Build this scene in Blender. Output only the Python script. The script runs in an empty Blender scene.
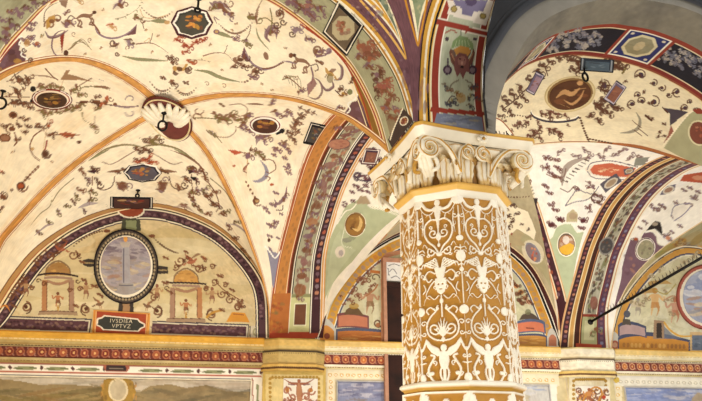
import bpy, bmesh, math, random
import numpy as np
from mathutils import Vector
random.seed(7); rng = np.random.default_rng(7)
SC = bpy.context.scene; COL = SC.collection
PI = math.pi
EYE = 1.65
F, PITCH = 640.87, .35548
# ---------------------------------------------------------------- camera
cam = bpy.data.objects.new('camera', bpy.data.cameras.new('camera')); COL.objects.link(cam)
cam.location = (0, 0, EYE); cam.rotation_euler = (PI/2+PITCH, 0, 0)
cam.data.sensor_width = 36; cam.data.lens = F*36/702; cam.data.clip_end = 200
SC.camera = cam
SP, CP = math.sin(PITCH), math.cos(PITCH)
def A3(*v): return np.array(v, float)
def proj(P):
    P = np.asarray(P, float); y = P[..., 1]; z = P[..., 2]-EYE
    zc = y*CP+z*SP; yc = -y*SP+z*CP
    return np.stack([351+F*P[..., 0]/zc, 200.5-F*yc/zc], -1)
def ray(x, y):
    v = (200.5-y)/F; return A3((x-351)/F, CP-v*SP, SP+v*CP)
def at_h(x, y, h):                       # point on the level h above the eye
    R = ray(x, y); P = R*h/R[2]; P[2] += EYE; return P
WAZ = 1.3595; WD = A3(math.sin(WAZ), math.cos(WAZ), 0); WN = A3(-math.cos(WAZ), math.sin(WAZ), 0); WDIST = 8.132
def at_wall(x, y, off=0.0):
    R = ray(x, y); P = R*(WDIST-off)/(R@WN); P[2] += EYE; return P
def wpt(s, h, off=0.0):                  # wall coordinates: along, height above floor, out of the wall
    P = WD*s+WN*(WDIST-off); return A3(P[0], P[1], h)
def wsh(x, y):
    P = at_wall(x, y); return float(P@WD), float(P[2])
# ---------------------------------------------------------------- colours
def lin(c):
    if isinstance(c, str):
        c = [int(c[i:i+2], 16) for i in (0, 2, 4)]
    c = np.array(c[:3], float)/255
    return np.where(c <= .04045, c/12.92, ((c+.055)/1.055)**2.4)
PAL = dict(cream='f4e7cc', cream2='f5eada', white='f9f3e6', purple='6e4a4d', dpurple='43262b', mauve='7c5c66', brown='5a3624', dbrown='3a241a',
           rust='a8522c', red='8f3424', orange='cf8a3c', gold='d8a440', ochre='b98a3e', green='b9b792', dgreen='7c7c55', gg='b0ab8e', grey='8d8780', sky='8d9cc0',
           black='171114', slate='3f3d48', blue='2e3566', peach='e0a274', tan='c39d6a', stone='d9c69c', olive='77683c', dustp='8f7880', umber='784b32', ink='2c1c1c', skin='c98a5e')
def C(c): return lin(PAL.get(c, c)) if isinstance(c, str) else lin(c)
# ---------------------------------------------------------------- materials
MATS = {}
def paint_mat(name, rough=.75, bump=.15, scale=9.0, mott=.10, spec=.25):
    if name in MATS: return MATS[name]
    m = bpy.data.materials.new(name); m.use_nodes = True; nt = m.node_tree; N = nt.nodes; L = nt.links
    b = N['Principled BSDF']; a = N.new('ShaderNodeAttribute'); a.attribute_name = 'Col'
    n = N.new('ShaderNodeTexNoise'); n.inputs['Scale'].default_value = scale; n.inputs['Detail'].default_value = 6
    tc = N.new('ShaderNodeTexCoord'); L.new(tc.outputs['Object'], n.inputs['Vector'])
    mr = N.new('ShaderNodeMapRange'); mr.inputs['To Min'].default_value = 1-mott; mr.inputs['To Max'].default_value = 1+mott*.7
    mr.inputs['From Min'].default_value = .3; mr.inputs['From Max'].default_value = .7
    L.new(n.outputs['Fac'], mr.inputs['Value'])
    mx = N.new('ShaderNodeVectorMath'); mx.operation = 'SCALE'; L.new(a.outputs['Color'], mx.inputs[0]); L.new(mr.outputs['Result'], mx.inputs['Scale'])
    L.new(mx.outputs['Vector'], b.inputs['Base Color'])
    n2 = N.new('ShaderNodeTexNoise'); n2.inputs['Scale'].default_value = 40; n2.inputs['Detail'].default_value = 4; L.new(tc.outputs['Object'], n2.inputs['Vector'])
    bp = N.new('ShaderNodeBump'); bp.inputs['Strength'].default_value = bump; bp.inputs['Distance'].default_value = .01
    L.new(n2.outputs['Fac'], bp.inputs['Height']); L.new(bp.outputs['Normal'], b.inputs['Normal'])
    b.inputs['Roughness'].default_value = rough; b.inputs['Specular IOR Level'].default_value = spec
    MATS[name] = m; return m
def flat_mat(name, col, rough=.6, metal=0, mott=.12, scale=14, bump=.1):
    if name in MATS: return MATS[name]
    m = bpy.data.materials.new(name); m.use_nodes = True; nt = m.node_tree; N = nt.nodes; L = nt.links
    b = N['Principled BSDF']; n = N.new('ShaderNodeTexNoise'); n.inputs['Scale'].default_value = scale; n.inputs['Detail'].default_value = 5
    tc = N.new('ShaderNodeTexCoord'); L.new(tc.outputs['Object'], n.inputs['Vector'])
    cr = N.new('ShaderNodeValToRGB'); c = C(col)
    cr.color_ramp.elements[0].position = .3; cr.color_ramp.elements[1].position = .7
    cr.color_ramp.elements[0].color = (*np.clip(c*(1-mott*1.6), 0, 1), 1); cr.color_ramp.elements[1].color = (*np.clip(c*(1+mott), 0, 1), 1)
    L.new(n.outputs['Fac'], cr.inputs['Fac']); L.new(cr.outputs['Color'], b.inputs['Base Color'])
    bp = N.new('ShaderNodeBump'); bp.inputs['Strength'].default_value = bump; bp.inputs['Distance'].default_value = .01
    L.new(n.outputs['Fac'], bp.inputs['Height']); L.new(bp.outputs['Normal'], b.inputs['Normal'])
    b.inputs['Roughness'].default_value = rough; b.inputs['Metallic'].default_value = metal
    MATS[name] = m; return m
FRESCO = paint_mat('fresco_plaster'); 
# ---------------------------------------------------------------- objects
def tag(o, label=None, cat=None, group=None, kind=None):
    if label: o['label'] = label
    if cat: o['category'] = cat
    if group: o['group'] = group
    if kind: o['kind'] = kind
    return o
def empty(name, loc):
    o = bpy.data.objects.new(name, None); COL.objects.link(o); o.location = [float(v) for v in loc]; o.empty_display_size = .1; return o
def link(name, me, mat, parent=None):
    o = bpy.data.objects.new(name, me); COL.objects.link(o)
    if mat is not None: me.materials.append(mat)
    if parent is not None:
        o.parent = parent
        off = Vector((0, 0, 0)); q = parent
        while q is not None: off += q.location; q = q.parent
        me.transform(__import__('mathutils').Matrix.Translation(-off))
    return o
def grid_mesh(name, P, col=None, smooth=True):
    ni, nj = P.shape[:2]; me = bpy.data.meshes.new(name)
    nv = ni*nj; me.vertices.add(nv); me.vertices.foreach_set('co', P.reshape(-1).astype(np.float32))
    idx = np.arange(nv).reshape(ni, nj)
    q = np.stack([idx[:-1, :-1], idx[1:, :-1], idx[1:, 1:], idx[:-1, 1:]], -1).reshape(-1, 4)
    nf = len(q); me.loops.add(nf*4); me.loops.foreach_set('vertex_index', q.reshape(-1).astype(np.int32))
    me.polygons.add(nf); me.polygons.foreach_set('loop_start', (np.arange(nf)*4).astype(np.int32)); me.polygons.foreach_set('loop_total', np.full(nf, 4, np.int32))
    me.update(calc_edges=True)
    if smooth: me.polygons.foreach_set('use_smooth', np.ones(nf, bool))
    if col is not None:
        a = me.color_attributes.new('Col', 'FLOAT_COLOR', 'POINT')
        a.data.foreach_set('color', np.concatenate([col.reshape(-1, 3), np.ones((nv, 1))], 1).astype(np.float32).reshape(-1))
    me.validate(); return me
def mesh_pydata(name, V, Fc, smooth=False):
    me = bpy.data.meshes.new(name); me.from_pydata([tuple(map(float, v)) for v in V], [], Fc); me.update()
    if smooth: me.polygons.foreach_set('use_smooth', [True]*len(me.polygons))
    return me
# ---------------------------------------------------------------- curves
def resample(P, n):
    P = np.asarray(P, float); s = np.r_[0, np.cumsum(np.linalg.norm(np.diff(P, axis=0), axis=1))]
    t = np.linspace(0, s[-1], n); return np.stack([np.interp(t, s, P[:, k]) for k in range(P.shape[1])], -1)
def spline(P, n=12, closed=False):
    P = np.asarray(P, float)
    if len(P) < 3 and not closed: return resample(P, n)
    Q = np.r_[P[-1:], P, P[:2]] if closed else np.r_[2*P[:1]-P[1:2], P, 2*P[-1:]-P[-2:-1]]
    out = []; m = len(P) if closed else len(P)-1
    t = np.linspace(0, 1, n, endpoint=False)[:, None]
    for k in range(m):
        a, b, c, d = Q[k], Q[k+1], Q[k+2], Q[k+3]
        out.append(.5*((2*b)+(c-a)*t+(2*a-5*b+4*c-d)*t*t+(3*b-a-3*c+d)*t**3))
    out = np.concatenate(out)
    return out if closed else np.r_[out, P[-1:]]
def smooth_curve(P, k=3):
    P = P.copy()
    for _ in range(k): P[1:-1] = .25*P[:-2]+.5*P[1:-1]+.25*P[2:]
    return P
def vcurve(Av, Bv, tbl, n=240):          # curve in the vertical plane A-B from (distance, height over the eye) pairs
    D = (Bv-Av)[:2]; Ln = np.linalg.norm(D); D = D/Ln
    c = smooth_curve(resample(spline(np.array(tbl, float), 16), n), 24)
    c[0] = tbl[0]; c[-1] = tbl[-1]
    P = np.stack([Av[0]+D[0]*c[:, 0], Av[1]+D[1]*c[:, 0], c[:, 1]+EYE], -1)
    w = np.linspace(0, 1, len(P))[:, None]
    P[:, :2] += w*(Bv[:2]-P[-1, :2]); return P
def stilted(Av, Bv, hA, hB, apex, k=.5, n=240):   # stilted half ellipse between two springings
    D = (Bv-Av)[:2]; th = np.linspace(0, PI, 160); u = (1-np.cos(th))/2
    h0 = np.where(th < PI/2, hA, hB)
    h = h0+(apex-h0)*np.sin(th)**.95
    P = np.stack([Av[0]+D[0]*u, Av[1]+D[1]*u, h+EYE], -1); return resample(P, n)
# ---------------------------------------------------------------- painted surface
class Surf:
    """structured sheet of plaster with a colour at every vertex; shapes are filled in its own (i, j) coordinates"""
    def __init__(s, P, base='cream'):
        s.P = P; s.ni, s.nj = P.shape[:2]; s.col = np.empty(P.shape); s.col[:] = C(base)
        s.px = proj(P)
        si, sj = max(1, s.ni//40), max(1, s.nj//24)
        s.ci, s.cj = np.arange(0, s.ni, si), np.arange(0, s.nj, sj)
        s.cpx = s.px[np.ix_(s.ci, s.cj)].reshape(-1, 2)
        d = np.linalg.norm(np.diff(P, axis=1), axis=2); s.dj = np.c_[np.zeros(s.ni), np.cumsum(d, 1)]
        d = np.linalg.norm(np.diff(P, axis=0), axis=2); s.di = np.r_[np.zeros((1, s.nj)), np.cumsum(d, 0)]
    def samp(s, ij):
        i = np.clip(ij[:, 0], 0, s.ni-1.001); j = np.clip(ij[:, 1], 0, s.nj-1.001)
        a = i.astype(int); b = j.astype(int); u = (ij[:, 0]-a)[:, None]; v = (ij[:, 1]-b)[:, None]
        p = s.px; A, B_, C_, D = p[a, b], p[a+1, b], p[a, b+1], p[a+1, b+1]
        val = A*(1-u)*(1-v)+B_*u*(1-v)+C_*(1-u)*v+D*u*v
        du = (B_-A)*(1-v)+(D-C_)*v; dv = (C_-A)*(1-u)+(D-B_)*u
        return val, du, dv
    def inv(s, q):
        q = np.asarray(q, float).reshape(-1, 2)
        d = ((q[:, None]-s.cpx[None])**2).sum(-1).argmin(1)
        ij = np.stack([s.ci[d//len(s.cj)], s.cj[d % len(s.cj)]], -1).astype(float)
        for _ in range(14):
            v, du, dv = s.samp(ij); r = q-v
            det = du[:, 0]*dv[:, 1]-du[:, 1]*dv[:, 0]; det = np.where(np.abs(det) < 1e-5, 1e-5, det)
            a = (r[:, 0]*dv[:, 1]-r[:, 1]*dv[:, 0])/det; b = (du[:, 0]*r[:, 1]-du[:, 1]*r[:, 0])/det
            ij[:, 0] += np.clip(a, -25, 25); ij[:, 1] += np.clip(b, -12, 12)
            ij[:, 0] = np.clip(ij[:, 0], -40, s.ni+40); ij[:, 1] = np.clip(ij[:, 1], -40, s.nj+40)
        return ij
    def fill(s, ij, c, a=1.0):
        if len(ij) < 3: return
        i0, j0 = np.floor(ij.min(0)).astype(int); i1, j1 = np.ceil(ij.max(0)).astype(int)+1
        i0, j0 = max(i0, 0), max(j0, 0); i1, j1 = min(i1, s.ni), min(j1, s.nj)
        if i1 <= i0 or j1 <= j0: return
        gi = np.arange(i0, i1)[:, None]+.0; gj = np.arange(j0, j1)[None, :]+.0
        ins = np.zeros((i1-i0, j1-j0), bool)
        x0, y0 = ij[:, 0], ij[:, 1]; x1, y1 = np.roll(x0, -1), np.roll(y0, -1)
        for k in range(len(ij)):
            if y0[k] == y1[k]: continue
            cj = (y0[k] > gj) != (y1[k] > gj)
            xi = (x1[k]-x0[k])*(gj-y0[k])/(y1[k]-y0[k])+x0[k]
            ins ^= cj & (gi < xi)
        reg = s.col[i0:i1, j0:j1]; cc = C(c) if isinstance(c, str) else np.asarray(c)
        reg[ins] = reg[ins]*(1-a)+cc*a
    def poly(s, pts, c, a=1.0):
        s.fill(s.inv(pts), c, a)
    def stroke(s, pts, w, c, a=1.0, taper=0, sm=True, closed=False):
        P = spline(pts, 7, closed) if sm and len(pts) > 2 else resample(pts, max(2, len(pts))) if not closed else np.asarray(pts, float)
        if closed: P = np.r_[P, P[:1]]
        T = np.gradient(P, axis=0); T /= np.linalg.norm(T, axis=1)[:, None]+1e-9; Nn = np.stack([-T[:, 1], T[:, 0]], -1)
        t = np.linspace(0, 1, len(P))
        ww = np.full(len(P), w/2.)
        if taper == 1: ww = w/2*(1-.85*t)
        if taper == 2: ww = w/2*(.15+.85*np.sin(PI*t))
        if taper == 3: ww = w/2*(.15+.85*t)
        L_ = P+Nn*ww[:, None]; R_ = P-Nn*ww[:, None]
        ijL, ijR = s.inv(L_), s.inv(R_)
        if closed or len(P) > 26:
            for k in range(len(P)-1): s.fill(np.array([ijL[k], ijL[k+1], ijR[k+1], ijR[k]]), c, a)
        else: s.fill(np.r_[ijL, ijR[::-1]], c, a)
    def ell(s, x, y, rx, ry, c, rot=0, a=1.0, n=18):
        t = np.linspace(0, 2*PI, n, endpoint=False); cr, sr = math.cos(math.radians(rot)), math.sin(math.radians(rot))
        X, Y = rx*np.cos(t), ry*np.sin(t); s.poly(np.stack([x+X*cr-Y*sr, y+X*sr+Y*cr], -1), c, a)
    def edge(s, side, d0, d1, c, a=1.0):       # stripe between two distances from an edge, in metres
        D = dict(j0=s.dj, j1=s.dj[:, -1:]-s.dj, i0=s.di, i1=s.di[-1:]-s.di)[side]
        m = (D >= d0) & (D < d1); cc = C(c); s.col[m] = s.col[m]*(1-a)+cc*a
    def grain(s, amt=.06, cell=6, tint=('c9a070',), k=60, seed=1):
        """uneven lime plaster: soft warm patches and speckle"""
        r = np.random.default_rng(seed)
        def noise(n):
            a = r.random((s.ni//n+3, s.nj//n+3)); i = np.arange(s.ni)/n; j = np.arange(s.nj)/n
            ia, ja = i.astype(int), j.astype(int); u = (i-ia)[:, None]; v = (j-ja)[None]; u = u*u*(3-2*u); v = v*v*(3-2*v)
            return (a[ia][:, ja]*(1-u)*(1-v)+a[ia+1][:, ja]*u*(1-v)+a[ia][:, ja+1]*(1-u)*v+a[ia+1][:, ja+1]*u*v)
        n = noise(44)*.5+noise(17)*.3+noise(cell)*.2
        w = np.clip((n-.5)*2.6, 0, 1)[..., None]*.5
        s.col = s.col*(1-w)+(s.col*(C(tint[0])/C('f3e2bd'))*np.array([1.0, 1.0, 1.08]))*w
        s.col *= (1+amt*(noise(3)-.5)*2)[..., None]
        s.col = np.clip(s.col, 0, 1)
    def build(s, name, parent=None, mat=None, off=0.0):
        P = s.P
        return link(name, grid_mesh(name, P, s.col), mat or FRESCO, parent)
def web(arch, gA, gB, nj=120, ni=None, bulge=0.0):
    """vault web between a boundary arch (A..B) and two groins (A..K, B..K): ruled between points of equal progress"""
    n = len(arch); m = n//2
    L = resample(gA, m+1); R = resample(gB, n-m)[::-1]
    inner = np.r_[L[:-1], R] if len(np.r_[L[:-1], R]) == n else resample(np.r_[L, R[1:]], n)
    w = np.linspace(0, 1, nj)[None, :, None]
    P = arch[:, None]*(1-w)+inner[:, None]*w
    if bulge:
        t = np.linspace(0, 1, n); P[..., 2] += bulge*(np.sin(PI*t)**2)[:, None]*np.sin(PI*w[0, :, 0])[None]
    return P
def ruled(a, b, nj):
    w = np.linspace(0, 1, nj)[None, :, None]; return a[:, None]*(1-w)+b[:, None]*w
# ---------------------------------------------------------------- plan of the portico (metres)
dA = A3(math.sin(math.radians(71.5)), math.cos(math.radians(71.5)), 0); nA = A3(-dA[1], dA[0], 0)
dG = A3(math.sin(math.radians(73.5)), math.cos(math.radians(73.5)), 0); nG = A3(-dG[1], dG[0], 0)
CX = A3(.825, 4.91, 0)                                   # column axis
C1 = A3(.304, 4.804, 3.85); NL1 = A3(-2.512, 3.861, 3.85); K1 = A3(-1.963, 6.0, 3.269+EYE)
W11 = A3(-1.024, 8.097, 1.175+EYE); W01 = A3(-4.274, 7.4, 1.165+EYE)
W12 = A3(-.356, 8.241, 1.19+EYE); W22 = A3(2.864, 8.931, 1.18+EYE); K2 = A3(2.033, 7.0, 3.298+EYE)
G0 = A3(1.045, 4.436, 3.85); C2 = G0+nG*.4; NR = A3(4.0475, 5.742, 3.85)
W23 = A3(3.637, 9.097, 1.16+EYE); NR3 = NR+dG*.85; W33 = wpt(8.67, 1.17+EYE)
K3 = A3(6.071, 8.08, 3.31+EYE); NR4 = NR3+dG*3.2
def N_(n): return int(n)
# bay 1
Lprof = [(0, 2.2), (.042, 2.532), (.158, 2.809), (.3, 3.062), (.6, 3.33), (1.0, 3.5), (1.485, 3.56), (1.947, 3.467), (2.372, 3.212), (2.649, 2.973), (2.861, 2.579), (2.97, 2.2)]
Lnprof = [(0, 2.2), (.05, 2.4), (.088, 2.53), (.22, 2.77), (.379, 2.956), (.58, 3.119), (1.0, 3.35), (1.485, 3.43), (1.97, 3.35), (2.39, 3.119), (2.591, 2.956), (2.751, 2.767), (2.884, 2.522), (2.972, 2.2)]
Lfar = vcurve(NL1, C1, Lprof, 620)
Cn = A3(.458, 4.237, 3.85); NLn = A3(-2.358, 3.295, 3.85)
Lnear = vcurve(NLn, Cn, Lnprof, 620)
gW1 = vcurve(W11, K1, [(0, 1.175), (.03, 1.42), (.1, 1.66), (.347, 2.017), (.731, 2.448), (1.013, 2.702), (1.354, 2.964), (1.665, 3.13), (2.041, 3.235), (2.298, 3.269)])
gW0 = vcurve(W01, K1, [(0, 1.165), (.0, 1.6), (.02, 2.0), (.1, 2.24), (.246, 2.36), (.574, 2.568), (.966, 2.791), (1.454, 2.994), (1.933, 3.13), (2.43, 3.235), (2.702, 3.269)])
gNL = vcurve(NL1, K1, [(0, 2.2), (.103, 2.374), (.257, 2.548), (.47, 2.739), (.706, 2.906), (.991, 3.059), (1.31, 3.169), (1.639, 3.235), (1.9, 3.26), (2.208, 3.269)])
gC = vcurve(C1, K1, [(0, 2.2), (.163, 2.383), (.393, 2.599), (.555, 2.708), (.896, 2.9), (1.238, 3.043), (1.607, 3.159), (1.907, 3.23), (2.236, 3.265), (2.563, 3.269)])
lun1 = vcurve(W01, W11, [(s+2.75+.05, h) for s, h in [(-2.8, 1.165), (-2.65, 1.35), (-2.494, 1.731), (-2.282, 2.111), (-1.937, 2.451), (-1.553, 2.665), (-1.134, 2.78), (-.71, 2.738), (-.255, 2.566), (.08, 2.318), (.354, 2.001), (.48, 1.7), (.524, 1.175)]], 420)
Tleft = vcurve(W11, C1, [(0, 1.175), (.06, 1.55), (.19, 1.9), (.34, 2.159), (.78, 2.601), (1.168, 2.939), (1.506, 3.12), (1.95, 3.19), (2.4, 3.15), (2.9, 2.93), (3.3, 2.58), (3.551, 2.2)], 360)
Tright = vcurve(W12, C2, [(0, 1.19), (.0, 1.9), (.05, 2.3), (.388, 2.7), (.768, 2.974), (1.182, 3.12), (1.558, 3.2), (1.95, 3.22), (2.5, 3.15), (3.0, 2.93), (3.4, 2.6), (3.6, 2.2)], 360)
leftarch = stilted(W01, NL1, 1.165, 2.2, 3.2, n=300); leftarch[:, :2] -= (WD[:2]*.7)*np.sin(np.linspace(0, PI, 300))[:, None]
# bay 2
Ginp = [(0, 2.2), (.2, 2.62), (.449, 2.95), (.726, 3.2), (1.102, 3.36), (1.436, 3.41), (1.786, 3.41), (2.181, 3.34), (2.643, 3.13), (3.0, 2.78), (3.25, 2.2)]
Goutp = [(0, 2.2), (.1, 2.5), (.233, 2.753), (.613, 3.16), (.962, 3.35), (1.298, 3.461), (1.482, 3.485), (1.861, 3.485), (2.311, 3.36), (2.8, 3.05), (3.15, 2.6), (3.3, 2.2)]
Gin = vcurve(C2, NR, Ginp, 520)
Gout = vcurve(G0, G0+dG*3.3, Goutp, 520)
Gnearp = [(-.14, 2.0), (-.11, 2.2), (-.03, 2.42), (.08, 2.65), (.25, 2.92), (.5, 3.15), (.9, 3.36), (1.298, 3.46), (1.6, 3.485), (1.861, 3.47), (2.311, 3.34), (2.8, 3.03), (3.15, 2.6), (3.3, 2.2)]
Gnear = vcurve(G0-nG*.36-dG*0, G0-nG*.36+dG*3.3, Gnearp, 520)
gW2 = vcurve(W22, K2, [(0, 1.18), (.03, 1.55), (.13, 1.85), (.45, 2.25), (.849, 2.66), (1.384, 2.96), (1.8, 3.18), (2.102, 3.298)])
gW12 = vcurve(W12, K2, [(0, 1.19), (.05, 1.5), (.25, 1.8), (.8, 2.35), (1.4, 2.85), (2.0, 3.17), (2.69, 3.298)])
gNR = vcurve(NR, K2, [(0, 2.2), (.25, 2.42), (.536, 2.614), (.74, 2.735), (1.081, 2.939), (1.464, 3.108), (1.743, 3.19), (2.025, 3.25), (2.375, 3.298)])
gC2 = vcurve(C2, K2, [(0, 2.2), (.3, 2.55), (.8, 2.9), (1.4, 3.17), (1.9, 3.27), (2.43, 3.298)])
T2a = vcurve(W22, NR, [(0, 1.18), (.1, 1.45), (.246, 1.708), (.448, 2.011), (.703, 2.392), (.899, 2.6), (1.156, 2.823), (1.477, 2.98), (1.807, 3.07), (2.13, 3.09), (2.5, 3.03), (2.9, 2.82), (3.2, 2.5), (3.402, 2.2)], 360)
T2d = vcurve(W23, NR3, [(0, 1.16), (.02, 1.45), (.076, 1.743), (.253, 2.086), (.438, 2.396), (.607, 2.582), (.716, 2.696), (.912, 2.866), (1.183, 3.033), (1.507, 3.14), (1.85, 3.17), (2.4, 3.08), (2.9, 2.8), (3.15, 2.5), (3.3, 2.2)], 360)
def on_wall(tbl, A, B, n=360):
    sA = float(A@WD); return vcurve(A, B, [(s-sA, h) for s, h in tbl], n)
lun2 = on_wall([(1.28, 1.19), (1.36, 1.36), (1.465, 1.687), (1.731, 2.1), (2.078, 2.425), (2.5, 2.66), (2.98, 2.76), (3.5, 2.72), (3.99, 2.5), (4.332, 2.166), (4.52, 1.678), (4.6, 1.4), (4.65, 1.18)], W12, W22)
lun3 = on_wall([(5.42, 1.16), (5.497, 1.4), (5.737, 1.87), (6.209, 2.36), (6.7, 2.68), (7.05, 2.76), (7.5, 2.68), (8.0, 2.36), (8.4, 1.87), (8.67, 1.17)], W23, W33)
gW3 = vcurve(W23, K3, [(0, 1.16), (.08, 1.5), (.2, 1.83), (.442, 2.182), (.86, 2.535), (1.408, 2.853), (2.0, 3.15), (2.638, 3.31)])
gNR3 = vcurve(NR3, K3, [(0, 2.2), (.5, 2.65), (1.2, 3.1), (2.0, 3.28), (2.42, 3.31)])
gW33 = vcurve(W33, K3, [(0, 1.17), (.1, 1.6), (.6, 2.3), (1.4, 2.9), (2.2, 3.25), (2.75, 3.31)])
gNR4 = vcurve(NR4, K3, [(0, 2.2), (.5, 2.65), (1.2, 3.1), (2.0, 3.28), (2.5, 3.31)])
arch3 = vcurve(NR3, NR4, [(0, 2.2), (.2, 2.75), (.7, 3.2), (1.6, 3.45), (2.5, 3.2), (3.0, 2.75), (3.2, 2.2)])
# near bay and its arch towards the viewer
Cl0 = at_h(430, 122, 2.2); Cr0 = at_h(487, 133, 2.2)
Cprof = [(0, 2.2), (.01, 2.5), (.076, 2.776), (.18, 2.94), (.36, 3.07), (.8, 3.32), (1.45, 3.45), (2.2, 3.3), (2.7, 2.9), (2.9, 2.2)]
Crprof = [(0, 2.2), (-.02, 2.5), (.02, 2.774), (.12, 3.0), (.275, 3.2), (.8, 3.5), (1.45, 3.6), (2.2, 3.4), (2.7, 2.9), (2.9, 2.2)]
Cle = vcurve(Cl0, Cl0-nA*2.9, Cprof, 420); Cri = vcurve(Cr0, Cr0-nA*2.9, Crprof, 420)
KN = A3(-.7, 2.5, 3.5+EYE)
gCN = vcurve(Cn, KN, [(0, 2.2), (.02, 2.5), (.1, 2.8), (.3, 3.03), (.7, 3.27), (1.3, 3.45), (2.085, 3.5)])
gNN = vcurve(NLn, KN, [(0, 2.2), (.1, 2.6), (.5, 3.1), (1.1, 3.4), (1.84, 3.5)])
gCN2 = vcurve(Cl0-nA*2.9, KN, [(0, 2.2), (.1, 2.6), (.7, 3.2), (1.4, 3.45), (2.38, 3.5)])
# ---------------------------------------------------------------- the stuccoed octagonal column
class Flat(Surf):
    """rectangular sheet drawn in its own millimetre-like units x0..x1, y0..y1 (y downwards)"""
    def __init__(s, O, U, V, x0, x1, y0, y1, ni, nj, base):
        s.b = (x0, x1, y0, y1)
        gu = np.linspace(0, 1, ni)[:, None, None]; gv = np.linspace(0, 1, nj)[None, :, None]
        P = O+U*gu+V*gv
        s.P = P; s.ni, s.nj = ni, nj; s.col = np.empty(P.shape); s.col[:] = C(base)
        s.di = np.repeat(np.linspace(0, np.linalg.norm(U), ni)[:, None], nj, 1); s.dj = np.repeat(np.linspace(0, np.linalg.norm(V), nj)[None], ni, 0)
    def inv(s, q):
        q = np.asarray(q, float).reshape(-1, 2); x0, x1, y0, y1 = s.b
        return np.stack([(q[:, 0]-x0)/(x1-x0)*(s.ni-1), (q[:, 1]-y0)/(y1-y0)*(s.nj-1)], -1)
def spiral(x, y, r, a0, turns=1.4, flip=1, n=16, tail=None):
    t = np.linspace(0, 1, n); a = math.radians(a0)+flip*2*PI*turns*t; rr = r*(1-t)**.8+r*.08
    P = [(x+rr[k]*math.cos(a[k]), y+rr[k]*math.sin(a[k])) for k in range(n)]
    return ([tail] if tail is not None else [])+P
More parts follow.
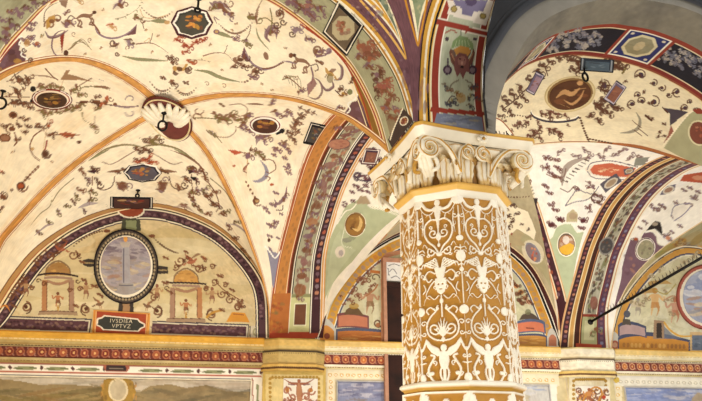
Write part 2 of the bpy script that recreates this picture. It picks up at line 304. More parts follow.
def col_pattern(F_, W):
    st = F_.stroke; F_.stroke = lambda p, w, c, *a, **k: st(p, w*.86, c, *a, **k)
    for s_ in (-1, 1):
        for x, y, r, a in ((17.5, 26, 2.6, 0), (8, 36.5, 2, 90), (18, 66, 2.4, 180), (10, 76, 2, 0), (18, 88, 2.4, 90), (5, 121, 2.2, 0), (18, 136, 2.6, 180), (18, 146, 2.2, 0), (9, 174, 2.2, 90), (19, 168, 1.8, 0), (6, 100, 2, 90), (11, 66, 1.8, 0)):
            F_.stroke([(s_*p, q) for p, q in spiral(x, y, r, a, 1.1)], 1.2, W)
    for s_ in (-1, 1):
        m = lambda pts: [(s_*x, y) for x, y in pts]
        # hanging cloth held by the winged figure, tied at the rosettes on the arrises
        F_.stroke(m([(0, 14), (6, 17), (12, 15), (17, 8), (21, 6)]), 3.6, W); F_.stroke(m([(3, 18), (8, 22), (14, 20), (19, 12)]), 1.1, W)
        F_.ell(s_*21, 8, 6, 6.4, W)
        F_.stroke(m([(17, 17), (15.5, 30), (17, 44)]), 1.6, W, taper=2); F_.stroke(m([(21, 16), (20.6, 40), (21, 50)]), 1.3, W); F_.ell(s_*21, 51, 3.4, 3, W)
        # lyre scrolls
        F_.stroke(m(spiral(5.2, 43, 5, 180, 1.3, -1, tail=(1, 30))), 1.7, W)
        F_.stroke(m([(1, 29), (7, 28), (13, 33), (14.5, 42), (11, 51), (5, 57), (1, 64)]), 2.1, W)
        F_.stroke(m([(7, 28), (9, 22), (13, 24)]), 1.6, W, taper=1); F_.stroke(m([(14, 38), (18, 35), (17, 31)]), 1.4, W, taper=1)
        F_.stroke(m(spiral(7.5, 63, 4.2, -60, 1.2, 1, tail=(1, 66))), 1.6, W); F_.stroke(m([(12, 58), (15, 54), (17, 58)]), 1.4, W, taper=1)
        F_.ell(s_*21, 70, 4.6, 6, W); F_.stroke(m([(21, 58), (21, 64)]), 1.2, W); F_.stroke(m([(21, 76), (21, 118)]), 1.5, W); F_.ell(s_*21, 84, 2, 2.4, W)
        F_.stroke(m([(21, 62), (17, 60), (15, 63)]), 1.2, W); F_.stroke(m([(17, 76), (19, 79), (21, 78)]), 1.2, W)
        # plumed urn
        for k in range(5):
            a = -78+k*19; F_.stroke(m([(1, 80), (4+k*1.2, 75-2*(2-k)), (6+k*2.6, 71+k*1.1), (7+k*2.9, 75+k*1.4)]), 2.0, W, taper=2)
        F_.stroke(m([(5, 86), (11, 83), (15, 88), (12, 94), (8, 91)]), 1.6, W); F_.stroke(m([(6, 93), (11, 99), (15, 108), (11, 112)]), 1.9, W, taper=1)
        F_.stroke(m([(17, 96), (15, 102), (18, 106)]), 1.3, W); F_.ell(s_*16, 90, 1.5, 1.5, W)
        F_.stroke(m([(2, 108), (7, 112), (12, 108), (16, 112), (18, 118)]), 1.4, W, taper=1)
        F_.ell(s_*21, 124, 4.4, 4.6, W); F_.stroke(m([(21, 128), (21, 152)]), 2.4, W, taper=2)
        # palmette in scrolls
        F_.stroke(m(spiral(7.6, 141, 6.2, 200, 1.35, -1)), 1.8, W); F_.stroke(m([(1, 153), (8, 151.5), (14.2, 146), (15, 137), (11, 129), (6, 124), (4, 118)]), 1.9, W)
        for k in range(4): F_.stroke(m([(0, 150), (1+k*1.5, 138+k*1.8), (2+k*2.5, 131+k*3.2)]), 1.6, W, taper=2)
        F_.stroke(m([(6, 124), (11, 120), (15, 123), (13, 127)]), 1.5, W)
        # winged putto with scrolled legs
        F_.poly(m([(1, 167), (5, 160), (11, 157), (17, 150), (16, 158), (12, 164), (6, 168)]), W); 
        F_.stroke(m([(1, 176), (4, 183), (2, 192)]), 2.2, W); F_.stroke(m([(2, 192), (8, 193), (13, 188), (15, 180), (11, 172), (9, 168), (13, 166)]), 2.4, W)
        F_.stroke(m([(16, 152), (19, 160), (21, 163)]), 2.2, W); F_.stroke(m([(21, 160), (21, 188)]), 1.3, W); F_.stroke(m([(17, 174), (21, 175)]), 1.5, W); F_.ell(s_*21, 189, 3.4, 5, W)
        F_.ell(s_*12, 184, 2.2, 2, W); F_.stroke(m([(14.5, 182), (17, 184), (15, 187)]), 1.2, W)
    F_.ell(0, 10, 3, 3.8, W); F_.poly([(-4, 14), (4, 14), (3, 24), (1.2, 32), (-1.2, 32), (-3, 24)], W); F_.stroke([(0, 30), (0, 42), (0, 58)], 2, W, taper=2)
    F_.ell(0, 47, 2.8, 4.2, W); F_.ell(0, 56, 1.6, 2.2, W); F_.ell(0, 66, 3, 2, W)
    F_.poly([(-6, 80), (6, 80), (4.2, 88), (2.4, 93), (-2.4, 93), (-4.2, 88)], W); F_.poly([(-5.5, 91), (5.5, 91), (6, 98), (3.6, 105), (0, 108), (-3.6, 105), (-6, 98)], W)
    F_.stroke([(0, 108), (0, 130)], 1.6, W); F_.ell(0, 114, 2, 2.6, W); F_.ell(0, 152, 2, 2.4, W); F_.ell(0, 160, 3, 3.6, W)
    F_.poly([(-4, 163), (4, 163), (5, 172), (3, 180), (-3, 180), (-5, 172)], W); F_.stroke([(0, 180), (0, 192)], 3.2, W)
    for x_ in (-2, 2): F_.ell(x_, 97, .9, 1, 'b98a3e')
    F_.ell(0, 102, 1.6, .6, 'b98a3e')
GOLD = 'b07c28'; IVORY = 'f4ecd8'
STUCCO = paint_mat('gilded_stucco', rough=.5, bump=.08, mott=.06, spec=.4)
def oct_v(k, R, h):
    a = math.radians(161.5+22.5-45*k); return A3(CX[0]+R*math.sin(a), CX[1]+R*math.cos(a), h+EYE)
col_root = tag(empty('octagonal_column', (CX[0], CX[1], 0)), 'octagonal column with white stucco arabesques on gold below a carved ivory capital', 'column')
def relief(F_, nrm, depth):
    g, w = C(GOLD), C(IVORY)
    m = np.clip(((F_.col-g)@(w-g))/((w-g)@(w-g)), 0, 1); s = m.copy()
    for _ in range(3):
        q = s.copy(); q[1:-1, 1:-1] = (s[1:-1, 1:-1]*2+s[:-2, 1:-1]+s[2:, 1:-1]+s[1:-1, :-2]+s[1:-1, 2:])/6; s = q
    e = np.abs(np.linspace(-1, 1, F_.ni))[:, None, None]**8; rad = F_.P-CX; rad[..., 2] = 0; rad /= np.linalg.norm(rad, axis=2, keepdims=True)
    F_.P = F_.P+(nrm*(1-e)+rad*e)*(s*depth)[..., None]
# k: 0 = face square to the arcade, counting leftwards
def facet(k, h0, h1, R0, R1, hi, name, rep=1):
    a, b = oct_v(k+1, R1, h1), oct_v(k, R1, h1); a0, b0 = oct_v(k+1, R0, h0), oct_v(k, R0, h0)
    U = b-a; V = ((a0+b0)-(a+b))/2; ni, nj = (116, 470) if hi else (44, 170)
    F_ = Flat(a, U, V, -21, 21, 0, 194, ni, nj, GOLD)
    gu = np.linspace(0, 1, ni)[:, None, None]; gv = np.linspace(0, 1, nj)[None, :, None]
    F_.P = (a*(1-gv)+a0*gv)*(1-gu)+(b*(1-gv)+b0*gv)*gu
    col_pattern(F_, IVORY)
    F_.edge('j0', 0, .012, IVORY)
    nrm = np.cross(U, V); nrm /= np.linalg.norm(nrm)
    mid = (a+b)/2-CX; nrm = nrm*np.sign(nrm[:2]@mid[:2]); relief(F_, nrm, .017)
    F_.grain(.05, 6, ('eed9ad',), seed=k+3)
    return F_.build(name, col_root, STUCCO)
shaft_h = (.36, 1.745)
for k in range(8): facet(k, .35, 1.745, .424, .413, k in (0, 1, 2, 7), 'stucco_panel')
for k in range(8): facet(k, -1.15, .30, .445, .43, False, 'stucco_panel')
def lathe8(prof, name, col, n=8, parent=None, mat=None, sub=8):
    """eight-sided moulding from (radius, height over the eye, colour) rows"""
    rings = []; cols = []
    for R, h, c in prof:
        vs = [oct_v(k, R, h) for k in range(n+1)]; rings.append(np.concatenate([resample(vs[k:k+2], sub)[:-1] for k in range(n)]+[vs[n:n+1]])); cols.append(C(c))
    P = np.stack(rings, 1); cc = np.repeat(np.stack(cols)[None], P.shape[0], 0)
    me = grid_mesh(name, P, cc, smooth=False); return link(name, me, mat or STUCCO, parent or col_root)
G_, I_ = 'c9973c', IVORY
lathe8([(.415, 1.70, I_), (.434, 1.705, I_), (.436, 1.75, I_), (.442, 1.755, 'e0b25a'), (.472, 1.778, 'e0b25a'), (.48, 1.79, G_), (.475, 1.80, G_), (.42, 1.81, 'a87a30')], 'collar', 0)
lathe8([(.424, .372, I_), (.45, .366, I_), (.466, .352, I_), (.466, .34, I_), (.45, .325, G_), (.436, .318, G_), (.43, .30, G_)], 'moulding', 0)
lathe8([(.49, -1.14, I_), (.56, -1.16, I_), (.585, -1.22, I_), (.56, -1.28, G_), (.6, -1.32, I_), (.64, -1.40, I_), (.64, -1.47, I_)], 'base_moulding', 0)
# plinth and ceremony of the base down to the floor
def fbox(c, dx, dy, dz, U=dA, V=nA):
    return [A3(*(c+U*sx*dx+V*sy*dy+A3(0, 0, sz*dz))) for sz in (-1, 1) for sx, sy in ((-1, -1), (1, -1), (1, 1), (-1, 1))]
BOXF = [(0, 3, 2, 1), (4, 5, 6, 7), (0, 1, 5, 4), (1, 2, 6, 5), (2, 3, 7, 6), (3, 0, 4, 7)]
def bevel_obj(o, w=.01, seg=2):
    md = o.modifiers.new('bevel', 'BEVEL'); md.width = w; md.segments = seg; md.limit_method = 'ANGLE'
def box_obj(name, c, dx, dy, dz, mat, parent=None, U=dA, V=nA, bev=.01):
    o = link(name, mesh_pydata(name, fbox(c, dx, dy, dz, U, V), BOXF), mat, parent)
    if bev: bevel_obj(o, bev)
    return o
IVM = flat_mat('ivory_stucco', 'f2e8d0', .5, mott=.07); GLD = flat_mat('gilding', 'c9973c', .42, mott=.2, scale=30); STN = flat_mat('pale_stone', 'cfc3a8', .8)
GLD.node_tree.nodes['Principled BSDF'].inputs['Metallic'].default_value = .15
box_obj('plinth', CX+A3(0, 0, .09), .68, .68, .09, STN, col_root)
# ---------------------------------------------------------------- capital
bell = lathe8([(.405, 1.79, '7a5420'), (.41, 1.86, '8f6428'), (.425, 1.95, 'a87a34'), (.45, 2.03, 'd0a860'), (.5, 2.085, IVORY), (.5, 2.10, G_)], 'capital', 0)  # gold darkened low down, painting in the shade between the leaves
def tube(P, r, sides=7, flat=1.0, up=None, caps=True):
    P = np.asarray(P, float); n = len(P); T = np.gradient(P, axis=0); T /= np.linalg.norm(T, axis=1)[:, None]+1e-9
    r = np.broadcast_to(np.asarray(r, float), (n,)); ref = A3(0, 0, 1) if up is None else up
    V, Fc = [], []
    for k in range(n):
        s = np.cross(T[k], ref); 
        if np.linalg.norm(s) < 1e-4: s = np.cross(T[k], A3(1, .3, 0))
        s /= np.linalg.norm(s); u = np.cross(s, T[k])
        for q in range(sides):
            a = 2*PI*q/sides; V.append(P[k]+r[k]*(s*math.cos(a)*flat+u*math.sin(a)))
    for k in range(n-1):
        for q in range(sides):
            a, b = k*sides+q, k*sides+(q+1) % sides; Fc.append((a, b, b+sides, a+sides))
    if caps: Fc.append(tuple(range(sides))[::-1]); Fc.append(tuple((n-1)*sides+q for q in range(sides)))
    return V, Fc
class MB:
    def __init__(s): s.V, s.F, s.m = [], [], []
    def add(s, VF, mi=0):
        o = len(s.V); s.V += [A3(*v) for v in VF[0]]; s.F += [tuple(i+o for i in f) for f in VF[1]]; s.m += [mi]*len(VF[1])
    def build(s, name, mats, parent=None, smooth=True):
        me = mesh_pydata(name, s.V, s.F, smooth)
        mats = mats if isinstance(mats, (list, tuple)) else [mats]
        o = link(name, me, mats[0], parent)
        for m in mats[1:]: me.materials.append(m)
        me.polygons.foreach_set('material_index', s.m); return o
def ellipsoid(c, ax, n=10, m=7):
    V, Fc = [], []
    for i in range(m+1):
        a = PI*i/m
        for j in range(n):
            b = 2*PI*j/n; V.append(c+ax[0]*math.sin(a)*math.cos(b)+ax[1]*math.sin(a)*math.sin(b)+ax[2]*math.cos(a))
    for i in range(m):
        for j in range(n): Fc.append((i*n+j, i*n+(j+1) % n, (i+1)*n+(j+1) % n, (i+1)*n+j))
    return V, Fc
def leaf(base, out, side, H, Wd, curl=.07, lean=.02):
    """upright acanthus leaf: ribbed, notched edge, tip curling outwards"""
    nu, nv = 11, 14; P = np.zeros((nu, nv, 3))
    for j in range(nv):
        t = j/(nv-1); w = Wd*(.72+.5*math.sin(PI*min(t*1.05, 1))**1.0)*(1 if t < .8 else math.sqrt(max(0, 1-((t-.8)/.2)**2))*.92+.08)
        w *= 1+.10*math.cos(t*PI*9)
        z = H*(math.sin(min(t/.86, 1)*PI/2) if t < .86 else 1-.75*((t-.86)/.14)**2*.35)
        o = .012+lean*t+curl*max(0, (t-.55)/.45)**2
        for i in range(nu):
            u = i/(nu-1)*2-1
            rib = .010*math.cos(u*PI*3)*(1-t*.6)+.012*(1-u*u)
            P[i, j] = base+out*(o+rib-.5*Wd*u*u*.25)+side*(u*w)+A3(0, 0, z-abs(u)**2*.03*t)
    return P
cap_root = bell
def add_leaf(base, out, side, H, Wd, curl):
    P = leaf(base, out, side, H, Wd, curl); 
    cc = np.empty(P.shape); cc[:] = C(IVORY)
    cc[[0, -1], :] = C('b8883a'); cc[[3, 7], :-4] = C('c79a50'); cc[[2, 8], 2:-4] = C('e8d4a8'); cc[:, -1] = C('a87a30'); cc[:, -2] = C('f0dcae'); cc[:, 0:2] = C('d8b470')  # gilt lines; groove and tip tones also paint in shade of the carving
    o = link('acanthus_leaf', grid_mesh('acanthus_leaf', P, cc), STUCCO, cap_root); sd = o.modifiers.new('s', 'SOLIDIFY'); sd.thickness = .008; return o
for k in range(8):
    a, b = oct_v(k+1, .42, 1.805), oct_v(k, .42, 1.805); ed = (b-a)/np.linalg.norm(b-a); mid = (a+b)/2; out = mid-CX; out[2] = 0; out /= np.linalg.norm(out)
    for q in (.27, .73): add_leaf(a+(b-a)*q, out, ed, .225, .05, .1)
    out2 = b-CX; out2[2] = 0; out2 /= np.linalg.norm(out2); sd2 = np.cross(out2, A3(0, 0, 1))
    add_leaf(b-out2*.012, out2, sd2, .19, .036, .08)
def face_frame(k):
    a = math.radians(161.5-90*k); out = A3(math.sin(a), math.cos(a), 0); side = A3(-math.cos(a), math.sin(a), 0)
    return out, side                     # side points to the right when looking at the face
def volute(parent, c, out, side, r, flip, name='volute', stem=None, turns=1.9, dep=.05):
    mb = MB(); t = np.linspace(0, 1, 46); c = warp(c); stem = [warp(q) for q in stem] if stem is not None else None
    a0 = PI/2; P = []
    if stem is not None:
        for q in spline(stem, 6)[:-1]: P.append(q)
    for k in t:
        a = a0-2*PI*turns*k; rr = r*(1-k)**.85+.006
        P.append(c+side*flip*rr*math.cos(a)+A3(0, 0, rr*math.sin(a))+out*(.012*k))
    n = len(P); rad = np.linspace(.022, .009, n)*(r/.07)**.5
    mb.add(tube(P, rad, 8, flat=1.0, up=out))
    # gilt fillet riding on the roll
    mb.add(tube([p+out*(rad[i]*.8) for i, p in enumerate(P)], rad*.38, 5, up=out), 1)
    # solid drum behind the spiral
    V, Fc = [], []; m = 28
    for s_, R_ in ((-dep, r*.9), (0, r*.96)):
        for q in range(m): V.append(c+out*s_+side*R_*math.cos(2*PI*q/m)+A3(0, 0, R_*math.sin(2*PI*q/m)))
    for q in range(m): Fc.append((q, (q+1) % m, m+(q+1) % m, m+q))
    Fc += [tuple(range(m))[::-1], tuple(range(m, 2*m))]; mb.add((V, Fc), 2); mb.add(ellipsoid(c+out*.01, (side*.012, out*.012, A3(0, 0, .012)), 8, 6), 1)
    return mb.build(name, [IVM, GLD, flat_mat('cream_stucco', 'e2cc98', .6)], parent)
HZ = 2.2+EYE; HALF = .54
def warp(p):
    x = float((p-CX)@dA); return p+dA*(x*.93-.028-x)
for k in range(4):
    out, side = face_frame(k); fc = CX+out*(HALF-.07)
    for s_ in (-1, 1):
        c = fc+out*.02+side*(s_*.425)+A3(0, 0, HZ-.18)
        stem = [CX+out*.43+side*s_*.13+A3(0, 0, HZ-.33), CX+out*.46+side*s_*.2+A3(0, 0, HZ-.2), CX+out*.47+side*s_*.3+A3(0, 0, HZ-.11), c+A3(0, 0, .087)-side*s_*.03]
        volute(cap_root, c, out, side, .084, s_, stem=stem)
        c2 = fc+side*(s_*.072)+A3(0, 0, HZ-.165)
        stem = [CX+out*.44+side*s_*.13+A3(0, 0, HZ-.33), CX+out*.455+side*s_*.135+A3(0, 0, HZ-.2), c2+side*s_*.05+A3(0, 0, .02), c2+side*s_*.01+A3(0, 0, .052)]
        volute(cap_root, c2, out, side, .056, -s_, 'helix', stem=stem, dep=.03)
    # rosette on the abacus
    mb = MB(); c = CX+out*(HALF+.012)+A3(0, 0, HZ-.075)
    for q in range(6):
        a = q*PI/3; mb.add(ellipsoid(c+side*.03*math.cos(a)+A3(0, 0, .022*math.sin(a)), (side*.022, out*.015, A3(0, 0, .018)), 8, 5))
    mb.add(ellipsoid(c+out*.01, (side*.013, out*.013, A3(0, 0, .013)), 8, 5), 1); mb.build('rosette', [IVM, GLD], cap_root)
    # a little face and curls under each corner
    ca = CX+(out+side)*(HALF-.13)+A3(0, 0, HZ-.30); od = (out+side)/math.sqrt(2); sdv = np.cross(od, A3(0, 0, 1))
    mb = MB(); ca = warp(ca)
    for q in (-1, 0, 1): mb.add(tube([ca-od*.05-A3(0, 0, .06)+sdv*q*.02, ca+od*.02+sdv*q*.035, ca+od*.07+A3(0, 0, .06)+sdv*q*.03, ca+od*.11+A3(0, 0, .07)+sdv*q*.02], [.016, .024, .02, .01], 7))
    for s_ in (-1, 1):
        mb.add(tube(spline([ca+sdv*s_*.03+A3(0, 0, .06), ca+sdv*s_*.08+od*.03+A3(0, 0, .04), ca+sdv*s_*.09+od*.02-A3(0, 0, .03), ca+sdv*s_*.05+od*.03-A3(0, 0, .05)], 5), .016, 6), s_ > 0)
    mb.build('corner_leaf', [IVM, GLD], cap_root)
# abacus: hollow-sided slab with cut corners
def abacus_ring(h, half, cut=.045, hol=.035):
    pts = []
    for k in range(4):
        out, side = face_frame(k)
        for u in np.linspace(-1, 1, 13):
            x = u*(half-cut); pts.append(warp(CX+out*(half-hol*(1-u*u))+side*x+A3(0, 0, h)))
    return np.array(pts+[pts[0]])
rows = [(HZ-.098, .50, IVORY), (HZ-.095, .522, IVORY), (HZ-.03, .545, IVORY), (HZ-.026, .55, G_), (HZ-.008, .556, 'd8a848'), (HZ, .556, 'b08030'), (HZ, .02, 'b08030')]
P = np.stack([abacus_ring(h, r, .045 if r > .1 else 0, .02 if r > .1 else 0) for h, r, c in rows], 1)
cc = np.repeat(np.stack([C(c) for _, _, c in rows])[None], P.shape[0], 0)
link('abacus', grid_mesh('abacus', P, cc, False), STUCCO, cap_root)
# under side of the abacus
rows = [(HZ-.098, .50), (HZ-.10, .3)]
P = np.stack([abacus_ring(h, r) for h, r in rows], 1); link('soffit', grid_mesh('soffit', P, np.broadcast_to(C(IVORY), P.shape).copy(), False), STUCCO, cap_root)
# ---------------------------------------------------------------- grotesque vocabulary of the frescoes
R_ = random.Random(11)
def curl(S, x, y, r, a0=0, turns=1.2, flip=1, w=1.0, c='brown', tail=None, a=.9):
    S.stroke(spiral(x, y, r*1.1, a0, turns, flip, 12, tail), w*1.25+.15, c, a)
def clump(S, x, y, r, c='umber', c2='brown', rot=0, n=7, a=.88, rx=1.0):
    """small foliate knot: a bent spine with lobed leaves to either side and a bud"""
    r *= 1.22; th = math.radians(rot+R_.uniform(-50, 50)); cr, sr = math.cos(th), math.sin(th)
    def W(px, py): return (x+px*rx*cr-py*sr, y+px*rx*sr+py*cr)
    b = R_.choice((-1, 1)); S.ell(x, y, r*.95, r*.6, c, math.degrees(th), .22, 12)
    S.stroke([W(-r, b*r*.35), W(-r*.3, -b*r*.15), W(r*.35, b*r*.12), W(r, -b*r*.4)], r*.42, c, a, 2)
    for k in range(max(3, n//2)):
        t = R_.uniform(-.8, .7); s_ = 1 if k % 2 else -1; l = r*R_.uniform(.45, .8)
        S.stroke([W(t*r, 0), W(t*r+l*.2, s_*l*.6), W(t*r+l*.75, s_*l*.75)], r*R_.uniform(.3, .5), c2 if k % 2 else c, a, 2)
    S.ell(*W(R_.uniform(-.2, .2)*r, 0), r*.36, r*.28, c2, rot, a, 10)
    if r > 3: curl(S, *W(r*.9, b*r*.3), r*.42, R_.uniform(0, 360), 1, b, .8, c2)
def knot(S, x, y, r, **k): clump(S, x, y, r, **k); curl(S, x+r*.8, y+r*.3, r*.4, 0, 1, 1, .8, k.get('c2', 'brown')); curl(S, x-r*.8, y-r*.3, r*.4, 180, 1, 1, .8, k.get('c2', 'brown'))
def garland(S, x0, y0, x1, y1, sag, n=12, r=.9, c='umber'):
    for k in range(n):
        t = k/(n-1); q = 4*t*(1-t); S.ell(x0+(x1-x0)*t, y0+(y1-y0)*t+sag*q, r*(.7+.5*q), r*(.6+.4*q), c if k % 2 else 'brown', 20, .85, 8)
def feather(S, pts, w, c='dgreen'): 
    S.stroke(pts, w, c, .9, 2)
    P = spline(pts, 5)
    for k in range(1, len(P)-1, 2): S.stroke([P[k], (P[k][0]+w*.5, P[k][1]-w*.55)], .6, 'olive', .6, 1, False)
def drape(S, pts, w, c='mauve', c2='purple'): S.stroke(pts, w, c, .85, 2); S.stroke([(p[0]+.3, p[1]+w*.22) for p in pts], w*.4, c2, .8, 2)
def bird(S, x, y, s, f=1, c='umber', c2='brown', rot=0):
    cr, sr = math.cos(math.radians(rot)), math.sin(math.radians(rot)); W = lambda p: [(x+f*a*s*cr-b*s*sr, y+f*a*s*sr+b*s*cr) for a, b in p]
    S.poly(W([(-1, .1), (-.4, -.35), (.2, -.3), (.6, -.6), (.9, -.6), (.75, -.3), (.5, .1), (0, .4), (-.6, .35)]), c, .9)
    S.poly(W([(-.5, -.2), (-.9, -1.0), (-.2, -.8), (.2, -.2)]), c2, .85); S.stroke(W([(-1, .2), (-1.4, .5), (-1.7, .3)]), .35*s, c, .9, 1)
    for q in (-.1, .25): S.stroke(W([(q, .3), (q+.1, .9)]), .14*s, c2, .9)
def beast(S, x, y, s, f=1, c='umber', c2='brown', rot=0):
    cr, sr = math.cos(math.radians(rot)), math.sin(math.radians(rot)); W = lambda p: [(x+f*a*s*cr-b*s*sr, y+f*a*s*sr+b*s*cr) for a, b in p]
    S.stroke(W([(-1.2, .15), (-.3, -.2), (.6, -.1), (1.1, -.45)]), .5*s, c, .9, 2); S.ell(*W([(1.2, -.5)])[0], .26*s, .22*s, c2)
    for a_, b_ in ((-1.0, .1), (-.7, .25), (.5, 0), (.8, .1)): S.stroke(W([(a_, b_), (a_+.25, b_+.5), (a_, b_+.95), (a_+.3, b_+1.0)]), .2*s, c, .9)
    S.stroke(W([(-1.2, .1), (-1.8, -.3), (-2.2, .2), (-1.9, .6)]), .14*s, c2, .9)
def figure(S, x, y, h, c='skin', c2='umber', f=1, wings=False):
    q = h/10
    S.ell(x, y-9*q, 1.0*q, 1.1*q, c2); S.poly([(x-1.5*q, y-7.8*q), (x+1.5*q, y-7.8*q), (x+1.1*q, y-4.4*q), (x-1.1*q, y-4.4*q)], c)
    S.stroke([(x-1.4*q, y-7.4*q), (x-3*q*f, y-6*q), (x-3.6*q*f, y-8*q)], .8*q, c, 1); S.stroke([(x+1.4*q, y-7.4*q), (x+3*q*f, y-5.6*q), (x+3.4*q*f, y-7*q)], .8*q, c, 1)
    S.stroke([(x-.6*q, y-4.6*q), (x-1.0*q, y-2.4*q), (x-1.4*q, y)], 1.2*q, c, 1, 1); S.stroke([(x+.6*q, y-4.6*q), (x+1.3*q, y-2.4*q), (x+.6*q, y)], 1.2*q, c2, .9, 1)
    S.poly([(x-1.3*q, y-5*q), (x+1.3*q, y-5*q), (x+1.8*q, y-3*q), (x-1.6*q, y-2.8*q)], c2, .8)
    if wings:
        for s_ in (-1, 1): S.poly([(x, y-7*q), (x+s_*3*q, y-10*q), (x+s_*4.5*q, y-7.5*q), (x+s_*2*q, y-5*q)], c2, .85)
def sprig(S, pts, w=1.0, c='brown', lc='umber', ls=3.0, n=5):
    S.stroke(pts, w, c, .9, 1); P = spline(pts, 8)
    for k in range(1, n+1):
        q = P[int(len(P)*k/(n+1))]; t = R_.uniform(0, 2*PI)
        S.stroke([q, (q[0]+ls*.6*math.cos(t), q[1]+ls*.6*math.sin(t)), (q[0]+ls*math.cos(t+.5), q[1]+ls*math.sin(t+.5))], ls*.32, lc, .85, 2)
def medallion(S, x, y, rx, ry, rot=0, rim=('white', 'red', 'white'), base='dbrown', seed=3, w=1.0, tones=('umber', 'ochre', 'tan')):
    k = 1.0
    for i, c in enumerate(rim): S.ell(x, y, rx-i*w, ry-i*w, c, rot, 1, 36)
    rx -= len(rim)*w; ry -= len(rim)*w; S.ell(x, y, rx, ry, base, rot, 1, 36); rr = random.Random(seed)
    cr, sr = math.cos(math.radians(rot)), math.sin(math.radians(rot))
    for q in range(9):
        a, b = rr.uniform(-.6, .6)*rx, rr.uniform(-.6, .6)*ry; S.ell(x+a*cr-b*sr, y+a*sr+b*cr, rx*rr.uniform(.1, .28), ry*rr.uniform(.15, .35), tones[q % len(tones)], rr.uniform(0, 180), .8, 12)
def cloudy(S, x, y, rx, ry, cols, n=14, seed=1, a=.55, rot=0):
    rr = random.Random(seed)
    for q in range(n): S.ell(x+rr.uniform(-.8, .8)*rx, y+rr.uniform(-.8, .8)*ry, rx*rr.uniform(.15, .4), ry*rr.uniform(.1, .3), cols[q % len(cols)], rot+rr.uniform(-15, 15), a, 12)
def clean(S, pts, c, n=40): S.poly(pts, c)
def ribbon(S, pts, rows):
    """band along a line of pixels with (offset, width, colour) lines"""
    P = spline(pts, 7); T = np.gradient(P, axis=0); T /= np.linalg.norm(T, axis=1)[:, None]; Nn = np.stack([-T[:, 1], T[:, 0]], -1)
    for o, w, c in rows: S.stroke(P+Nn*o, w, c, 1, 0, False)
def lozenge_row(S, P0, P1, n, r, c, c2):
    for k in range(n):
        t = (k+.5)/n; S.ell(P0[0]+(P1[0]-P0[0])*t, P0[1]+(P1[1]-P0[1])*t, r, r*.8, c if k % 2 else c2)
def scatter(S, pts, r=3.2, seed=5, cols=('umber', 'brown', 'rust', 'mauve', 'olive')):
    rr = random.Random(seed)
    for x, y in pts:
        k = rr.random(); c = rr.choice(cols); c2 = rr.choice(cols)
        if k < .45: clump(S, x, y, r*rr.uniform(.7, 1.2), c, c2, rr.uniform(0, 90), rr.choice((5, 6, 7)))
        elif k < .7: curl(S, x, y, r, rr.uniform(0, 360), 1.3, rr.choice((-1, 1)), .9, c)
        elif k < .85: bird(S, x, y, r*.8, rr.choice((-1, 1)), c, c2)
        else: sprig(S, [(x-r, y), (x, y-r*.4), (x+r, y+r*.3)], .8, c, c2, r*.7, 4)
# ---------------------------------------------------------------- sheets
def fr(S, a, b, c, al=1.0):
    j0, j1 = int(round(a*(S.nj-1))), int(round(b*(S.nj-1)))+1
    S.col[:, j0:j1] = S.col[:, j0:j1]*(1-al)+C(c)*al
def groin(S, rows, side='j1'):
    for d0, d1, c in rows: S.edge(side, d0, d1, c)
    D = S.dj[:, -1:]-S.dj; m = D < rows[0][1]; r = np.random.default_rng(S.ni)
    n = np.repeat(np.repeat(r.random((S.ni//5+2, S.nj//9+2)), 5, 0), 9, 1)[:S.ni, :S.nj]; k = n.copy(); k[2:-2] = (n[2:-2]+n[:-4]+n[4:]+n[1:-3])/4
    S.col[m] *= (.72+.5*k[m])[:, None]
GB = [(0, .046, 'cf9650'), (.046, .058, 'a5603a'), (.058, .07, 'f7e9c8'), (.07, .079, 'a5603a')]
GBs = [(0, .04, 'b98a52'), (.04, .05, 'a5603a')]
CEIL = []
def ceiling(S, name='ceiling'):
    o = S.build(name); o['kind'] = 'structure'; CEIL.append(o); return o
def normals(P):
    a = np.gradient(P, axis=0); b = np.gradient(P, axis=1); n = np.cross(a, b); n /= np.linalg.norm(n, axis=2, keepdims=True)+1e-9
    v = A3(0, 0, EYE)-P; return n*np.sign((n*v).sum(-1, keepdims=True)+1e-12)
